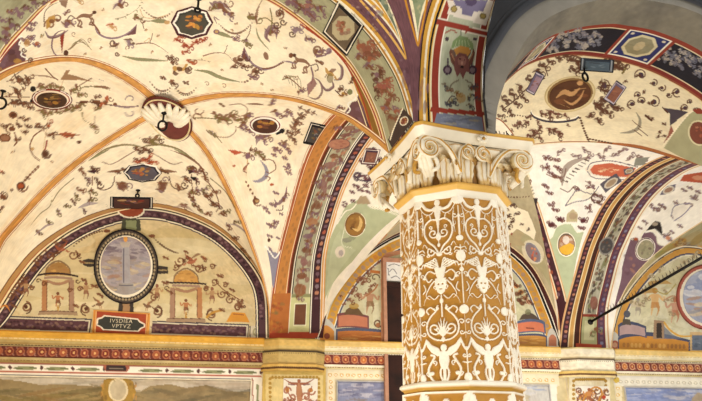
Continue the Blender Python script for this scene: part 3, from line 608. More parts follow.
class Patch(Surf):
    """thin raised plate of plaster lying on another sheet, outlined by a radius function"""
    def __init__(s, S, x, y, rx, ry, rot, shape, off, n, base, skew=0):
        g = np.linspace(-1, 1, n); u, v = np.meshgrid(g, g, indexing='ij')
        if shape in ('rect', 'quad'): X, Y = u, v
        else:
            X = u*np.sqrt(1-v*v/2); Y = v*np.sqrt(1-u*u/2)
            if shape == 'oct':
                th = np.arctan2(Y, X); k = np.cos(PI/8)/np.cos((th+PI/8) % (PI/4)-PI/8) if False else np.cos(PI/8)/np.cos(((th) % (PI/4))-PI/8); X = X*k; Y = Y*k
            if shape == 'dia':
                th = np.arctan2(Y, X); k = 1/(np.abs(np.cos(th))+np.abs(np.sin(th))); X = X*k; Y = Y*k
        cr, sr = math.cos(math.radians(rot)), math.sin(math.radians(rot))
        xx = x+rx*X*cr-(ry*Y+skew*X*0)*sr+skew*Y; yy = y+rx*X*sr+ry*Y*cr
        if shape == 'quad':
            a, b, c, d = [np.array(q, float) for q in s.Q]; k = s.kq; m = (a+b+c+d)/4; a, b, c, d = [m+(q-m)*k for q in (a, b, c, d)]
            U = (u+1)[..., None]/2; V = (v+1)[..., None]/2; w = a*(1-U)*(1-V)+b*U*(1-V)+c*U*V+d*(1-U)*V; xx, yy = w[..., 0], w[..., 1]
        ij = S.inv(np.stack([xx, yy], -1).reshape(-1, 2))
        i = np.clip(ij[:, 0], 0, S.ni-1.001); j = np.clip(ij[:, 1], 0, S.nj-1.001); a = i.astype(int); b = j.astype(int); fu = (i-a)[:, None]; fv = (j-b)[:, None]
        p = S.P; P = (p[a, b]*(1-fu)*(1-fv)+p[a+1, b]*fu*(1-fv)+p[a, b+1]*(1-fu)*fv+p[a+1, b+1]*fu*fv).reshape(n, n, 3)
        nr = normals(S.P)[a, b].reshape(n, n, 3)
        d = np.full((n, n, 1), off); d[0] = d[-1] = -.002; d[:, 0] = d[:, -1] = -.002
        P = P+nr*d
        Surf.__init__(s, P, base)
def quad_panel(name, label, cat, S, Q, rim, base, inner, draw, off=.012, n=64):
    m = np.mean(np.array(Q, float), 0); Patch.Q = Q; Patch.kq = 1.0; F_ = Patch(S, m[0], m[1], 1, 1, 0, 'quad', off, n, rim[0])
    for q, c in enumerate(rim):
        if q: sc = 1-(1-inner)*q/len(rim); F_.poly([tuple(m+(np.array(p)-m)*sc) for p in Q], c)
    root = tag(empty(name, F_.P[n//2, n//2]), label, cat); F_.build('frame', root)
    Patch.kq = inner; P_ = Patch(S, m[0], m[1], 1, 1, 0, 'quad', off+.006, n, base); draw(P_); P_.grain(.05, 5, ('dcb98a',), seed=int(m[0])); P_.build('picture', root); return root
def plaque(name, label, cat, S, x, y, rx, ry, rot=0, shape='oval', rim=('f4e6cc',), base='dbrown', inner=.78, draw=None, off=.012, n=64, picname='picture', group=None, ncol=None, fdraw=None):
    F_ = Patch(S, x, y, rx, ry, rot, shape, off, n, rim[0])
    k = len(rim)
    for q, c in enumerate(rim):
        sc = 1-(1-inner)*q/k; 
        if q: shape_fill(F_, x, y, rx*sc, ry*sc, rot, shape, c)
    if fdraw: fdraw(F_)
    c0 = F_.P[n//2, n//2]; root = tag(empty(name, c0), label, cat, group)
    F_.build('frame', root)
    P_ = Patch(S, x, y, rx*inner, ry*inner, rot, shape, off+.006, max(24, int(n*.9)), base)
    if draw: draw(P_)
    P_.grain(.05, 5, ('dcb98a',), seed=int(x)); P_.build(picname, root); return root
def shape_fill(S, x, y, rx, ry, rot, shape, c):
    cr, sr = math.cos(math.radians(rot)), math.sin(math.radians(rot))
    if shape == 'oval': S.ell(x, y, rx, ry, c, rot, 1, 40); return
    if shape == 'rect': pts = [(-1, -1), (1, -1), (1, 1), (-1, 1)]
    elif shape == 'dia': pts = [(-1, 0), (0, -1), (1, 0), (0, 1)]
    else: pts = [(math.cos(PI/4*k), math.sin(PI/4*k)) for k in range(8)]
    S.poly([(x+rx*a*cr-ry*b*sr, y+rx*a*sr+ry*b*cr) for a, b in pts], c)
# ================================================================= bay on the left: web towards the arcade
S = Surf(web(Lfar, gNL, gC, 300)); S.grain(.05, 5, ('e3bf80',), seed=2)
S.poly([(-60, 140), (-30, 90), (0, 55), (12, 42), (17, 33), (21, 41), (19, 50), (26, 55), (24, 68), (15, 76), (0, 88), (-40, 130)], 'purple')
S.poly([(366, 96), (372, 105), (385, 150), (374, 146), (355, 124), (343, 116), (348, 108), (352, 102), (357, 101), (358, 94)], 'purple')
cloudy(S, 8, 62, 12, 14, ('mauve', 'dpurple', 'ochre'), 10, 3); cloudy(S, 362, 118, 10, 14, ('mauve', 'dpurple'), 8, 4)
S.stroke([(17, 33), (22, 38), (19, 44), (24, 48), (21, 55), (27, 59), (25, 66)], 1.4, 'white'); S.stroke([(358, 94), (354, 100), (348, 104), (350, 110), (344, 116)], 1.4, 'white')
S.poly([(338, 46), (350, 62), (366, 94), (377, 124), (391, 158), (383, 152), (372, 131), (364, 108), (350, 72), (340, 54)], 'ochre'); S.stroke([(342, 54), (353, 74), (366, 102), (374, 126), (384, 152)], 4.4, '7a5522', .8)
S.edge('j0', 0, .035, 'e9cfa0'); S.edge('j0', .012, .026, 'a5442c')
S.stroke([(300, 24), (325, 42), (345, 63), (358, 88), (366, 110), (372, 132)], 1.6, 'a5442c'); S.stroke([(299, 27), (323, 45), (342, 65), (354, 90), (362, 112), (368, 130)], .8, 'f4e0b4')
S.stroke([(0, 60), (25, 30), (50, 3)], 1.4, 'f6ead0'); S.stroke([(0, 62), (18, 40)], 1, 'a5442c')
groin(S, GB)
# ornament below and beside the octagon
for x, y, r in ((177, 40, 3.6), (187, 46, 5), (196, 42, 4), (185, 52, 3.4), (181, 37, 3), (204, 40, 3)): clump(S, x, y, r, 'rust', 'red', 0, 6)
clump(S, 180, 69, 7, 'ochre', 'brown', 10, 8); knot(S, 174, 62, 3.4, c='umber', c2='brown'); knot(S, 191, 62, 3.6, c='umber', c2='rust'); clump(S, 173, 83, 4, 'umber', 'brown')
for a, b in (((150, 82), (172, 86)), ((174, 86), (196, 88))): garland(S, a[0], a[1], b[0], b[1], 7, 11, 1.1)
for a, b, s_ in (((152, 84), (172, 89), 7), ((175, 89), (194, 92), 5)): garland(S, a[0], a[1], b[0], b[1], s_, 10, .8, 'dgreen')
knot(S, 163, 78, 2.4); knot(S, 186, 83, 2.4)
# left half of the web
S.stroke([(140, 9), (144, 17), (156, 18), (170, 14)], .6, 'tan'); garland(S, 142, 8, 172, 12, 8, 14, 1.0)
feather(S, [(170, 22), (160, 21), (150, 21)], 4.6); S.ell(167, 22.4, 3, 2, 'tan'); S.stroke([(150, 21), (143, 22), (144, 29)], .8, 'brown')
S.poly([(137, 24), (136, 34), (120, 37), (130, 31)], 'purple'); S.stroke([(90, 22), (95, 26), (98, 33), (108, 38), (120, 37), (131, 31), (137, 24)], 2.0, 'dustp', 1, 2)
clump(S, 138, 18, 4.5, 'olive', 'umber'); sprig(S, [(115, 19), (126, 16), (138, 8), (141, 0)], .8, 'olive', 'dgreen', 3, 6)
clump(S, 119, 5, 6, 'mauve', 'umber', 30, 6); clump(S, 111, 26, 4.4, 'rust', 'tan'); bird(S, 116, 45, 4.2, 1, 'umber', 'mauve'); clump(S, 129, 42, 5, 'brown', 'dustp'); curl(S, 113, 43, 3.6, 0, 1.2, 1)
feather(S, [(168, 61), (150, 60), (136, 59), (122, 56)], 3.4); curl(S, 117, 54, 2, 0); knot(S, 170, 58, 3.2)
S.stroke([(136, 44), (150, 43), (160, 47), (168, 53)], 1.4, 'umber', .9, 1); S.stroke([(150, 43), (153, 33)], .7, 'brown'); S.stroke([(144, 42), (150, 38), (148, 44)], .6, 'tan')
# monkey and drapery on the left
beast(S, 85, 17, 8, 1, 'umber', 'brown', -4); S.stroke([(92, 22), (98, 30), (100, 34)], 1.6, 'umber'); 
S.poly([(60, 36), (65, 30), (62, 54), (60.5, 42)], 'red'); S.stroke([(65, 30), (58, 32), (53, 38), (52, 48), (56, 55), (62, 55)], 1.6, 'mauve', 1, 2); S.ell(66, 53, 2.4, 3, 'brown')
drape(S, [(68, 30), (58, 36), (49, 37), (45, 31)], 3.0); curl(S, 50, 25, 5, 160, 1.0, 1, 1.3, 'umber'); S.poly([(46, 20), (53, 17), (50, 27), (46, 29)], 'ochre', .8); clump(S, 51, 22, 6.5, 'ochre', 'umber')
S.stroke([(44, 22), (45, 12), (52, 5), (60, 2)], 1.3, 'brown', .9, 1); S.poly([(59, 0), (68, 0), (66, 8), (61, 5)], 'umber', .85); clump(S, 68, 24, 6, 'umber', 'mauve', 20, 7); clump(S, 66, 13, 3, 'mauve', 'umber'); clump(S, 78, 0, 4, 'umber', 'tan')
for q in range(5): S.stroke([(70+q, 50-q), (74+q*2, 43-q), (82+q*2.4, 40+q*2.5)], .6, 'olive', .8)
S.stroke([(68, 50), (76, 44), (84, 42)], 1.2, 'umber', .8, 1)
for x, y in ((29, 29), (24, 40), (27, 43), (31, 38), (36, 45), (32, 24)): knot(S, x, y, 3, c='umber', c2='mauve')
S.ell(27, 43, 3, 4, 'ochre', 0, .6); curl(S, 24, 50, 2.2); curl(S, 31, 60, 2.4, 90); curl(S, 37, 44, 2, 0, 1, -1, .8, 'rust'); S.ell(12, 58, 5, 4, 'brown', -30, .4); clump(S, 42, 36, 2.4, 'olive', 'tan')
# right half
feather(S, [(214, 32), (222, 34), (233, 38)], 4.0); S.ell(216.5, 31.7, 3.2, 2.4, 'mauve'); S.ell(216.5, 31.7, 1.8, 1.3, 'tan')
garland(S, 219, 24, 252, 23, 10, 20, 1.15); clump(S, 220, 6, 9, 'mauve', 'umber', 20, 9); clump(S, 229, 14, 5, 'umber', 'mauve'); clump(S, 212, 9, 4, 'umber', 'olive'); S.stroke([(219, 20), (214, 17), (217, 24)], .8, 'mauve')
knot(S, 236, 39, 3.4, c='umber', c2='mauve'); knot(S, 247, 43, 4.4, c='mauve', c2='olive'); clump(S, 253, 18, 6, 'umber', 'olive', 30, 8); S.stroke([(262, 0), (258, 8), (256, 17)], 3.4, 'umber', .8, 3); S.stroke([(251, 26), (249, 34), (246, 40)], .8, 'brown'); S.stroke([(256, 27), (259, 38), (270, 51)], 1.6, 'dgreen', .9, 2)
S.stroke([(203, 56), (214, 53), (226, 54), (234, 62)], 1.3, 'umber', .9, 1); S.stroke([(224, 53), (228, 45)], .7, 'brown'); sprig(S, [(190, 60), (200, 60), (212, 62)], .7, 'brown', 'olive', 2.6, 4)
S.poly([(244, 47), (241, 57), (251, 63), (246, 54)], 'purple'); S.stroke([(244, 47), (251, 62), (262, 69), (274, 67), (283, 61)], 2.6, 'dustp', 1, 2); S.stroke([(262, 69), (274, 67), (284, 62)], 1.3, 'umber')
for x, y, r in ((240, 60, 6), (243, 66, 4), (233, 67, 3), (255, 72, 5), (249, 67, 2.6)): clump(S, x, y, r, 'umber', 'brown')
feather(S, [(194, 70), (208, 72), (222, 78), (240, 82)], 3.6); curl(S, 190, 68, 2); knot(S, 253, 77, 4, c='umber', c2='mauve'); garland(S, 242, 82, 253, 76, 2, 5, 1.2)
S.ell(266, 56, 2.4, 4.2, 'umber', -20, .9); drape(S, [(270, 42), (266, 36), (270, 28), (277, 28), (276, 38)], 5); clump(S, 271, 32, 6, 'mauve', 'umber'); curl(S, 277, 25, 3.4, 0, 1.3, 1, 1, 'brown'); S.stroke([(258, 20), (266, 18), (274, 24)], 1, 'olive')
clump(S, 280, 14, 4, 'umber', 'brown'); curl(S, 279, 14, 4.6, 90, 1.2, -1, 1.2, 'umber'); S.stroke([(270, 8), (272, 20), (270, 34)], 1.2, 'olive'); curl(S, 283, 22, 3, 0)
beast(S, 302, 62, 8, -1, 'umber', 'brown', 18); S.ell(291, 55.5, 2.2, 2.6, 'umber'); S.stroke([(283, 61), (290, 62), (297, 64)], 1.6, 'dustp', 1, 2)
S.stroke([(311, 67), (313, 76), (311, 84)], 1.6, 'mauve'); S.poly([(307, 84), (314, 78), (317, 84), (308, 96)], '8c5f5c', .9); S.stroke([(307, 96), (316, 99), (322, 92), (320, 82), (313, 77)], 2.2, 'purple', .85, 2)
drape(S, [(320, 82), (326, 90), (333, 87), (332, 80)], 3); drape(S, [(334, 80), (341, 78), (342, 68), (337, 62)], 3.2); bird(S, 329, 73, 6.5, -1, 'ochre', 'umber', 20); S.ell(330, 78, 3.4, 5, 'olive', 0, .7)
curl(S, 318, 50, 5, 0, 1.4, 1, 1.4, 'umber'); clump(S, 319, 52, 5, 'umber', 'mauve'); S.ell(329, 51, 3, 3, 'dustp'); S.stroke([(316, 57), (325, 55), (331, 51)], 1.6, 'mauve'); knot(S, 297, 30, 5, c='mauve', c2='dustp'); clump(S, 309, 39, 4.4, 'umber', 'mauve', 30, 5); knot(S, 319, 62, 3, c='brown', c2='umber'); curl(S, 292, 34, 3, 0)
for q in range(5): S.stroke([(282, 80), (286+q*3, 75+q*.5), (290+q*3, 84+q*2)], .6, 'olive', .8)
clump(S, 301, 91, 4, 'umber', 'mauve'); S.stroke([(284, 76), (292, 80), (301, 88)], 1, 'umber')
clump(S, 340, 90, 3.6, 'umber', 'brown'); clump(S, 343, 95, 4, 'ochre', 'umber'); S.ell(350, 92, 2.6, 3, 'dgreen'); clump(S, 351, 82, 3, 'umber', 'brown'); clump(S, 339, 108, 3.4, 'mauve', 'umber'); S.stroke([(335, 90), (341, 96)], 1, 'brown')
for x, y in ((85, 54), (101, 48), (152, 52), (146, 30), (210, 45), (232, 30), (262, 84), (272, 90), (236, 24), (103, 10), (158, 36), (222, 70), (285, 48)): clump(S, x, y, 1.7, 'umber', 'tan')
for x, y in ((90, 40), (74, 34), (207, 84), (224, 86), (296, 78), (128, 48)): curl(S, x, y, 2.2, x, 1, 1, .6, 'umber', a=.7)
ceiling(S); B1N = S
oc_draw = lambda tones, sd: (lambda P_: (cloudy(P_, *P_.ctr, tones, 22, sd, .75)))
def center_draw(x, y, rx, ry, tones, sd, n=20, a=.75, rot=0): return lambda P_: cloudy(P_, x, y, rx, ry, tones, n, sd, a, rot)
plaque('octagonal_medallion', 'dark octagonal medallion with a white rim, on the vault above the shell boss', 'medallion', B1N, 192, 22.5, 21.5, 16.5, 0, 'oct', ('4a2228', '4a2228', 'f6eee0', 'f6eee0', '3a3a34'), '4c4a40', .74, center_draw(194, 23, 9, 8, ('ochre', 'd08a3a', 'umber', 'e0a050'), 5))
# ================================================================= left bay: web on the left with the long oval
S = Surf(web(leftarch, gW0, gNL, 330)); S.grain(.05, 5, ('e3bf80',), seed=4); groin(S, GB)
S.stroke([(65, 73), (62, 84), (57, 94), (50, 110), (46, 132), (42, 158)], .6, 'tan', .9)
for x, y, r in ((33, 89, 3), (33, 101, 3)): S.ell(x, y, r, r*.9, 'black')
for x, y, r in ((42, 87, 5), (50, 86, 4), (58, 87, 4), (74, 90, 5), (81, 95, 4), (42, 112, 5), (50, 113, 4), (66, 110, 5), (74, 108, 5), (58, 112, 3), (80, 106, 4)): clump(S, x, y, r, 'umber', 'olive')
for x, y, r in ((12, 80, 4), (20, 81, 5), (27, 78, 4), (18, 92, 5), (14, 103, 5), (22, 103, 4), (10, 95, 3), (24, 89, 3)): bird(S, x, y, r*.9, 1, 'umber', 'brown')
for x, y, r in ((20, 80, 5), (28, 81, 4), (16, 91, 4.4), (16, 103, 5), (24, 104, 4)): clump(S, x, y, r, 'brown', 'umber', 10, 6, rx=1.5)
S.stroke([(0, 97), (15, 97), (30, 97)], 1, 'umber'); S.stroke([(30, 75), (45, 76), (56, 79)], 1.6, 'umber', .8, 2)
for x0 in (84, 96): S.ell(x0, 102, 4.6, 1.6, 'umber'); 
S.stroke([(76, 103), (90, 102), (110, 105), (126, 107), (139, 106)], 1.2, 'brown'); knot(S, 96, 103, 4.6, c='umber', c2='brown'); clump(S, 104, 103, 5, 'rust', 'umber', 0, 7, rx=1.4); clump(S, 97, 109, 3, 'umber', 'olive'); S.ell(115, 104.5, 2, 2, 'umber'); clump(S, 97, 97, 3, 'umber', 'brown'); S.stroke([(110, 105), (126, 107), (140, 106)], 2.2, 'dustp', .8, 2)
curl(S, 131, 100, 5, 180, .6, 1, .8, 'dustp'); curl(S, 131, 112, 5, 180, .6, -1, .8, 'dustp')
S.poly([(66, 70), (60, 80), (80, 80), (94, 82), (76, 76), (68, 74), (70, 70)], '9c7a5a'); S.stroke([(45, 68), (52, 76), (58, 80)], 1.2, 'umber'); S.stroke([(92, 78), (82, 84), (76, 88)], 1.0, 'umber'); S.stroke([(78, 92), (84, 87), (98, 87), (110, 90)], 1.4, 'olive', .9, 2)
feather(S, [(94, 86), (104, 87), (111, 89)], 2.6, 'umber'); feather(S, [(98, 79), (104, 81)], 2.2, 'dustp')
S.stroke([(82, 112), (84, 120), (92, 124)], 1.6, 'olive', .9, 1); clump(S, 94, 127, 4.4, 'umber', 'olive'); S.stroke([(95, 116), (94, 124)], .7, 'umber')
S.ell(13, 115, 4.4, 3.4, 'umber'); S.ell(13, 115, 2.4, 1.8, 'brown'); S.ell(12, 129, 3.4, 2.4, 'umber'); curl(S, 11, 128, 5, 90, 1, 1, 1.2, 'umber'); S.ell(5, 138, 6, 4, 'umber'); S.ell(5, 138, 4, 2.4, '9c6a50')
for x, y in ((20, 118), (25, 120), (27, 126), (3, 126), (30, 108), (18, 125), (24, 132), (17, 140)): clump(S, x, y, 3, 'umber', 'brown')
S.ell(5, 138, 6, 4.4, 'umber'); S.ell(5, 138, 4.2, 2.8, '9a6e55')
clump(S, 40, 127, 5, 'umber', 'brown'); clump(S, 49, 125, 3.6, 'umber', 'rust'); S.poly([(58, 134), (66, 132), (80, 135), (66, 138)], 'a5583a'); clump(S, 50, 135, 4.4, 'umber', 'brown'); S.stroke([(47, 135), (66, 135), (78, 135)], 1, 'umber'); S.stroke([(42, 130), (34, 136), (30, 146), (33, 155), (40, 161)], 1.3, 'umber'); S.stroke([(47, 140), (45, 150)], 1.6, 'red'); curl(S, 46, 154, 4, 0, 1.4, 1, 1.8, 'brown'); S.ell(45, 154, 2.6, 2.6, 'brown'); S.ell(32.5, 149, 1.8, 1.4, 'tan'); S.ell(79, 142, 2.4, 1.6, 'brown'); clump(S, 72, 138, 2, 'umber', 'brown')
for k in range(7): S.ell(38-2.6*k, 167+2.6*k, 1.5, 1.5, 'umber')
S.ell(21, 186, 4.6, 4, 'brown'); curl(S, 21, 186, 6, 0, .8, 1, 1.2, 'umber'); S.ell(21, 186, 2.8, 2.4, 'rust'); S.ell(3, 197, 3.4, 2.8, 'umber'); curl(S, 4, 197, 4.6, 200, .9, 1, 1, 'brown'); clump(S, 1, 172, 2.6, 'rust', 'umber'); clump(S, 0, 210, 3, 'umber', 'brown'); clump(S, 28, 178, 2.4, 'umber', 'brown'); clump(S, 12, 190, 2, 'umber', 'brown'); clump(S, 13, 152, 2, 'umber', 'tan'); clump(S, 52, 162, 1.8, 'umber', 'tan')
S.stroke([(17, 120), (18, 127)], 1, 'brown'); S.stroke([(14, 132), (17, 141), (14, 146)], 1.4, 'umber')
ceiling(S); B1L = S
plaque('oval_medallion', 'long dark oval medallion in a red and white rim, left of the shell boss', 'medallion', B1L, 52, 99, 20.5, 10.2, 4, 'oval', ('6a2a22', 'f6eee0', '8f3c30', 'f4e0c8'), '4a3222', .76, center_draw(52, 99, 12, 6, ('umber', 'ochre', '8a6a3a', 'dbrown', '3a2418'), 6, 20))
# ================================================================= left bay: web on the right with the small oval
S = Surf(web(Tleft[::-1], gC, gW1, 230), 'cream'); S.grain(.05, 5, ('e3bf80',), seed=6); groin(S, GB)
S.edge('j0', 0, .02, 'a5603a'); S.edge('j0', .03, .038, 'c98a6a')
S.poly([(268, 246), (272, 262), (279, 262), (285, 246), (282, 250), (278, 256), (274, 254), (271, 248)], 'dustp'); S.poly([(267, 250), (272, 285), (276, 292), (284, 255)], '8d8796'); S.stroke([(265, 246), (270, 252), (275, 258), (280, 252), (285, 245)], 1.4, 'white')
S.stroke([(252, 145), (248, 158), (246, 176)], .6, 'tan')
for x, y, r in ((222, 119, 6), (228, 118, 5), (216, 116, 4), (238, 120, 5), (245, 120, 4), (234, 116, 3)): clump(S, x, y, r, 'umber', 'olive', 0, 7, rx=1.3)
S.stroke([(192, 118), (206, 118), (216, 119)], 1, 'olive'); curl(S, 198, 110, 5, 0, .7, 1, .8, 'umber'); curl(S, 196, 118, 5, 0, .7, -1, .8, 'umber'); feather(S, [(246, 104), (256, 104), (264, 105)], 2, 'umber'); knot(S, 222, 105, 2.4, c='olive', c2='umber')
S.stroke([(229, 105), (240, 104), (247, 108), (246, 114), (238, 117)], 1, 'umber', .8); S.stroke([(206, 130), (214, 136), (228, 137), (235, 132), (236, 126)], 1, 'umber', .8); knot(S, 212, 133, 3.4, c='dustp', c2='olive'); S.stroke([(216, 136), (222, 143)], .7, 'olive')
for x, y, r in ((272, 103, 4), (276, 113, 5), (248, 116, 4), (242, 128, 4), (250, 131, 4), (262, 138, 5), (268, 136, 4), (284, 116, 3), (288, 112, 4), (258, 137, 3), (243, 125, 3)): clump(S, x, y, r, 'umber', 'mauve')
S.ell(282, 131, 3, 2.4, 'black', -20); S.stroke([(276, 134), (283, 131)], 2.4, 'black'); S.poly([(256, 136), (262, 138), (256, 146)], 'mauve', .8)
for x, y, r in ((296, 121, 5), (293, 128, 5), (300, 115, 4), (290, 137, 4), (297, 132, 4), (300, 108, 3), (307, 112, 4), (313, 113, 3), (284, 143, 4)): bird(S, x, y, r, -1, 'umber', 'brown', 10)
for x, y, r in ((296, 124, 4), (302, 118, 3), (290, 133, 4), (294, 140, 3)): clump(S, x, y, r, 'brown', 'umber')
S.poly([(228, 150), (235, 150), (244, 152.5), (235, 155)], 'b5563a'); S.stroke([(240, 152), (250, 154)], 1, 'umber'); clump(S, 248, 156, 4.4, 'umber', 'mauve'); S.ell(248, 156, 2.4, 2.6, 'mauve'); clump(S, 258, 153, 5, 'umber', 'olive'); clump(S, 262, 157, 3, 'olive', 'umber'); clump(S, 252, 150, 3, 'umber', 'brown')
S.poly([(249, 163), (245, 172), (243, 168)], 'red', .8); S.stroke([(249, 163), (243, 170), (247, 173)], 1, 'umber'); S.stroke([(260, 160), (266, 168), (266, 176), (259, 181), (252, 181)], 4.2, '8d8796', .95, 2); S.stroke([(262, 160), (272, 160), (276, 168), (270, 173), (266, 172)], 1, 'umber'); S.stroke([(265, 176), (270, 178), (268, 181)], 1, 'umber')
for k in range(5): S.ell(246+2.2*k, 182+3.8*k, 1.2, 1.3, 'umber')
S.ell(256, 201, 3.6, 3.2, 'brown'); S.ell(257, 201, 1.8, 1.6, 'tan'); curl(S, 257, 201, 4.6, 40, .7, 1, 1, 'umber'); S.ell(272, 184.5, 2.2, 1.4, 'rust'); S.ell(234, 166, 1.6, 1.2, 'rust')
for x, y, r in ((277, 150, 5), (282, 145, 4), (274, 155, 3), (288, 150, 4), (285, 158, 3), (276, 193, 3), (273, 205, 3.6), (265, 208, 3), (268, 212, 2.6), (281, 214, 2), (287, 168, 4), (289, 173, 3), (270, 236, 3), (278, 238, 1.8), (272, 226, 4), (276, 222, 3), (268, 224, 2)): knot(S, x, y, r*.8, c='umber', c2='mauve')
S.stroke([(287, 186), (285, 196), (278, 204), (274, 199)], 3, 'mauve', .9, 2); clump(S, 284, 199, 4, 'mauve', 'umber'); S.stroke([(283, 205), (282, 210), (276, 210)], 1, 'brown'); S.ell(269, 240, 1.6, 2, 'brown')
ceiling(S); B1R = S
plaque('oval_medallion', 'small dark oval medallion with a golden figure, right of the shell boss', 'medallion', B1R, 265, 125, 16.5, 9.2, 3, 'oval', ('f6eee0', '7a3028', 'f6eee0'), '4a2c22', .78, center_draw(266, 125, 9, 5, ('ochre', 'umber', 'b87a3a', '6a3a30'), 7, 16))
quad_panel('square_panel', 'dark square panel in black and white lines, left of the arch from the left corbel', 'panel', B1R, [(310.8, 121.8), (329, 125.8), (321.3, 147), (302.7, 143)], ('171114', '171114', 'f2e8d8', '171114'), '4a4644', .72, center_draw(316, 133, 5, 7, ('slate', 'umber', 'grey', 'olive'), 8, 18), n=48)
# ================================================================= left bay: web over the lunette
S = Surf(web(lun1, gW0, gW1, 230)); S.grain(.06, 5, ('d6b070',), seed=8); groin(S, GB)
S.edge('j0', 0, .025, 'f0dcb0'); S.edge('j0', .025, .04, 'a5603a'); S.edge('j0', .04, .10, 'b58a55'); S.edge('j0', .1, .115, '7a5030')
S.poly([(238, 258), (262, 300), (270, 334), (266, 334), (256, 300), (236, 268)], '7c5a30', .7)
for s_ in (-1, 1):
    X = lambda x: 142+s_*(142-x)*(1.0 if s_ > 0 else .98)
    def M(*p): return [((x if s_ > 0 else 284-x), y) for x, y in p]
    S.stroke(M((143, 149), (138, 146), (122, 145), (104, 150), (90, 160)), 2.0, 'olive', .9, 2); S.stroke(M((140, 148), (128, 155), (112, 164), (102, 162)), 1.0, 'umber', .8)
    feather(S, M((110, 149), (98, 155), (88, 161)), 2.2, 'dgreen')
    for x, y, r in M3 if False else []: pass
    for p, r in ((M((146, 150))[0], 4), (M((137, 160))[0], 3), (M((125, 170))[0], 3), (M((118, 172))[0], 2.4)): knot(S, p[0], p[1], r, c='umber', c2='brown')
    feather(S, M((124, 170), (116, 171), (107, 172)), 2.8, 'umber')
    for p, r in ((M((122, 186))[0], 6),): clump(S, p[0], p[1], r, 'umber', 'mauve', 0, 8); S.poly([(p[0]-5, p[1]-4), (p[0]+6, p[1]-3), (p[0]+2, p[1]+6), (p[0]-3, p[1]+3)], 'umber', .8)
    S.stroke(M((115, 176), (112, 186), (104, 190), (97, 188)), 1, 'brown')
    for p, r in zip(M((82, 171), (94, 169), (97, 180), (88, 180), (80, 190), (92, 192), (76, 196), (91, 200), (73, 201), (66, 206), (58, 212), (84, 210), (48, 222), (38, 232)), (4, 4, 3.4, 3.6, 4, 4, 3.6, 4, 3, 3, 3.4, 2.6, 3, 3)): clump(S, p[0], p[1], r, R_.choice(('umber', 'mauve', 'brown')), R_.choice(('umber', 'brown', 'olive')), 30)
    S.stroke(M((93, 171), (92, 185), (89, 205)), .8, 'umber'); S.poly(M((86, 171), (96, 170), (95, 174), (90, 172.5)), 'dpurple'); curl(S, M((100, 185))[0][0], 185, 3.4, 0)
    S.stroke(M((52, 202), (60, 190), (74, 178)), 1, 'olive', .8); S.stroke(M((30, 226), (40, 214), (50, 206), (52, 196)), 1.1, 'olive', .8, 2); S.stroke(M((34, 236), (46, 226), (54, 224)), 2, 'dustp', .8, 2)
clump(S, 152, 141, 6.4, 'umber', 'olive', 0, 8); garland(S, 140, 138, 152, 134, 3, 6, .9); garland(S, 154, 134, 166, 138, 3, 6, .9); curl(S, 145, 140, 2.4); curl(S, 161, 141, 2.4)
for x, y in ((143, 160), (149, 158), (136, 162), (154, 162), (148, 164)): clump(S, x, y, 3.2, 'red', 'rust')
for x, y in ((192, 168), (196, 172), (205, 178), (197, 190), (206, 195), (213, 205), (222, 214), (228, 226), (234, 238), (215, 192), (185, 178), (190, 196), (178, 186), (183, 205), (196, 206), (207, 214), (242, 250), (246, 258)): clump(S, x, y, 3.4, R_.choice(('umber', 'mauve', 'brown')), 'umber', 40)
S.poly([(228, 222), (236, 235), (242, 245), (237, 236)], 'a5442c', .8); S.stroke([(170, 150), (186, 156), (200, 166), (208, 182)], 2, 'umber', .9, 2); S.stroke([(208, 182), (216, 194), (219, 206), (216, 212)], 1, 'umber'); S.poly([(190, 177), (197, 177), (194, 181)], 'black')
S.stroke([(78, 208), (88, 204), (98, 203)], 3.6, '9a8a90', .8, 2); S.stroke([(172, 208), (184, 206), (194, 212)], 3, '9a7a70', .6, 2)
S.stroke([(108, 209), (109, 199), (152, 198), (156, 210)], .1, 'black')
ceiling(S); B1W = S
plaque('octagonal_medallion', 'small slate octagonal medallion just over the left lunette', 'medallion', B1W, 142.5, 172.5, 19.5, 9.6, 2, 'oct', ('171114', 'f6eee0', '2a2428'), '5a5660', .8, center_draw(141, 172, 9, 5, ('b87a3a', 'rust', 'umber', 'ochre'), 9, 16))
plaque('painted_panel', 'dark painted panel with a white rim at the top of the left lunette', 'panel', B1W, 131.5, 202.5, 21.5, 5.6, 1, 'rect', ('171114', 'f0e6d6', '171114'), '4a2f2a', .86, center_draw(131, 202, 14, 3, ('mauve', 'umber', 'red', 'tan'), 10, 14), n=56, off=.015)
# ================================================================= arches
def arch_obj(S, label, name='vault_arch', cat='arch'):
    o = S.build(name); tag(o, label, cat); return o
S = Surf(ruled(Lfar, Lnear, 150), 'aaa888'); S.grain(.08, 6, ('a08a60',), seed=9)
for a, b, c in ((0, .025, 'c9973c'), (.025, .05, '6a3a28'), (.05, .075, 'e8dcc0'), (.90, .925, '3a3a2a'), (.925, .955, 'f0e6cc'), (.955, 1, 'b8863a')): fr(S, a, b, c)
for x, y, r in ((18, 12, 5), (12, 24, 6), (6, 32, 6), (3, 40, 5), (26, 8, 5), (34, 2, 5), (44, 3, 4), (10, 12, 4), (2, 20, 4), (296, 4, 6), (304, 10, 6), (312, 15, 6), (318, 8, 5), (290, 2, 5), (310, 2, 4), (324, 14, 3)): clump(S, x, y, r, R_.choice(('umber', 'mauve', 'brown')), 'mauve', 40, 8)
S.stroke([(292, 0), (304, 8), (316, 20)], 2.4, 'umber', .8, 2); figure(S, 307, 16, 16, '9a6a60', 'mauve')
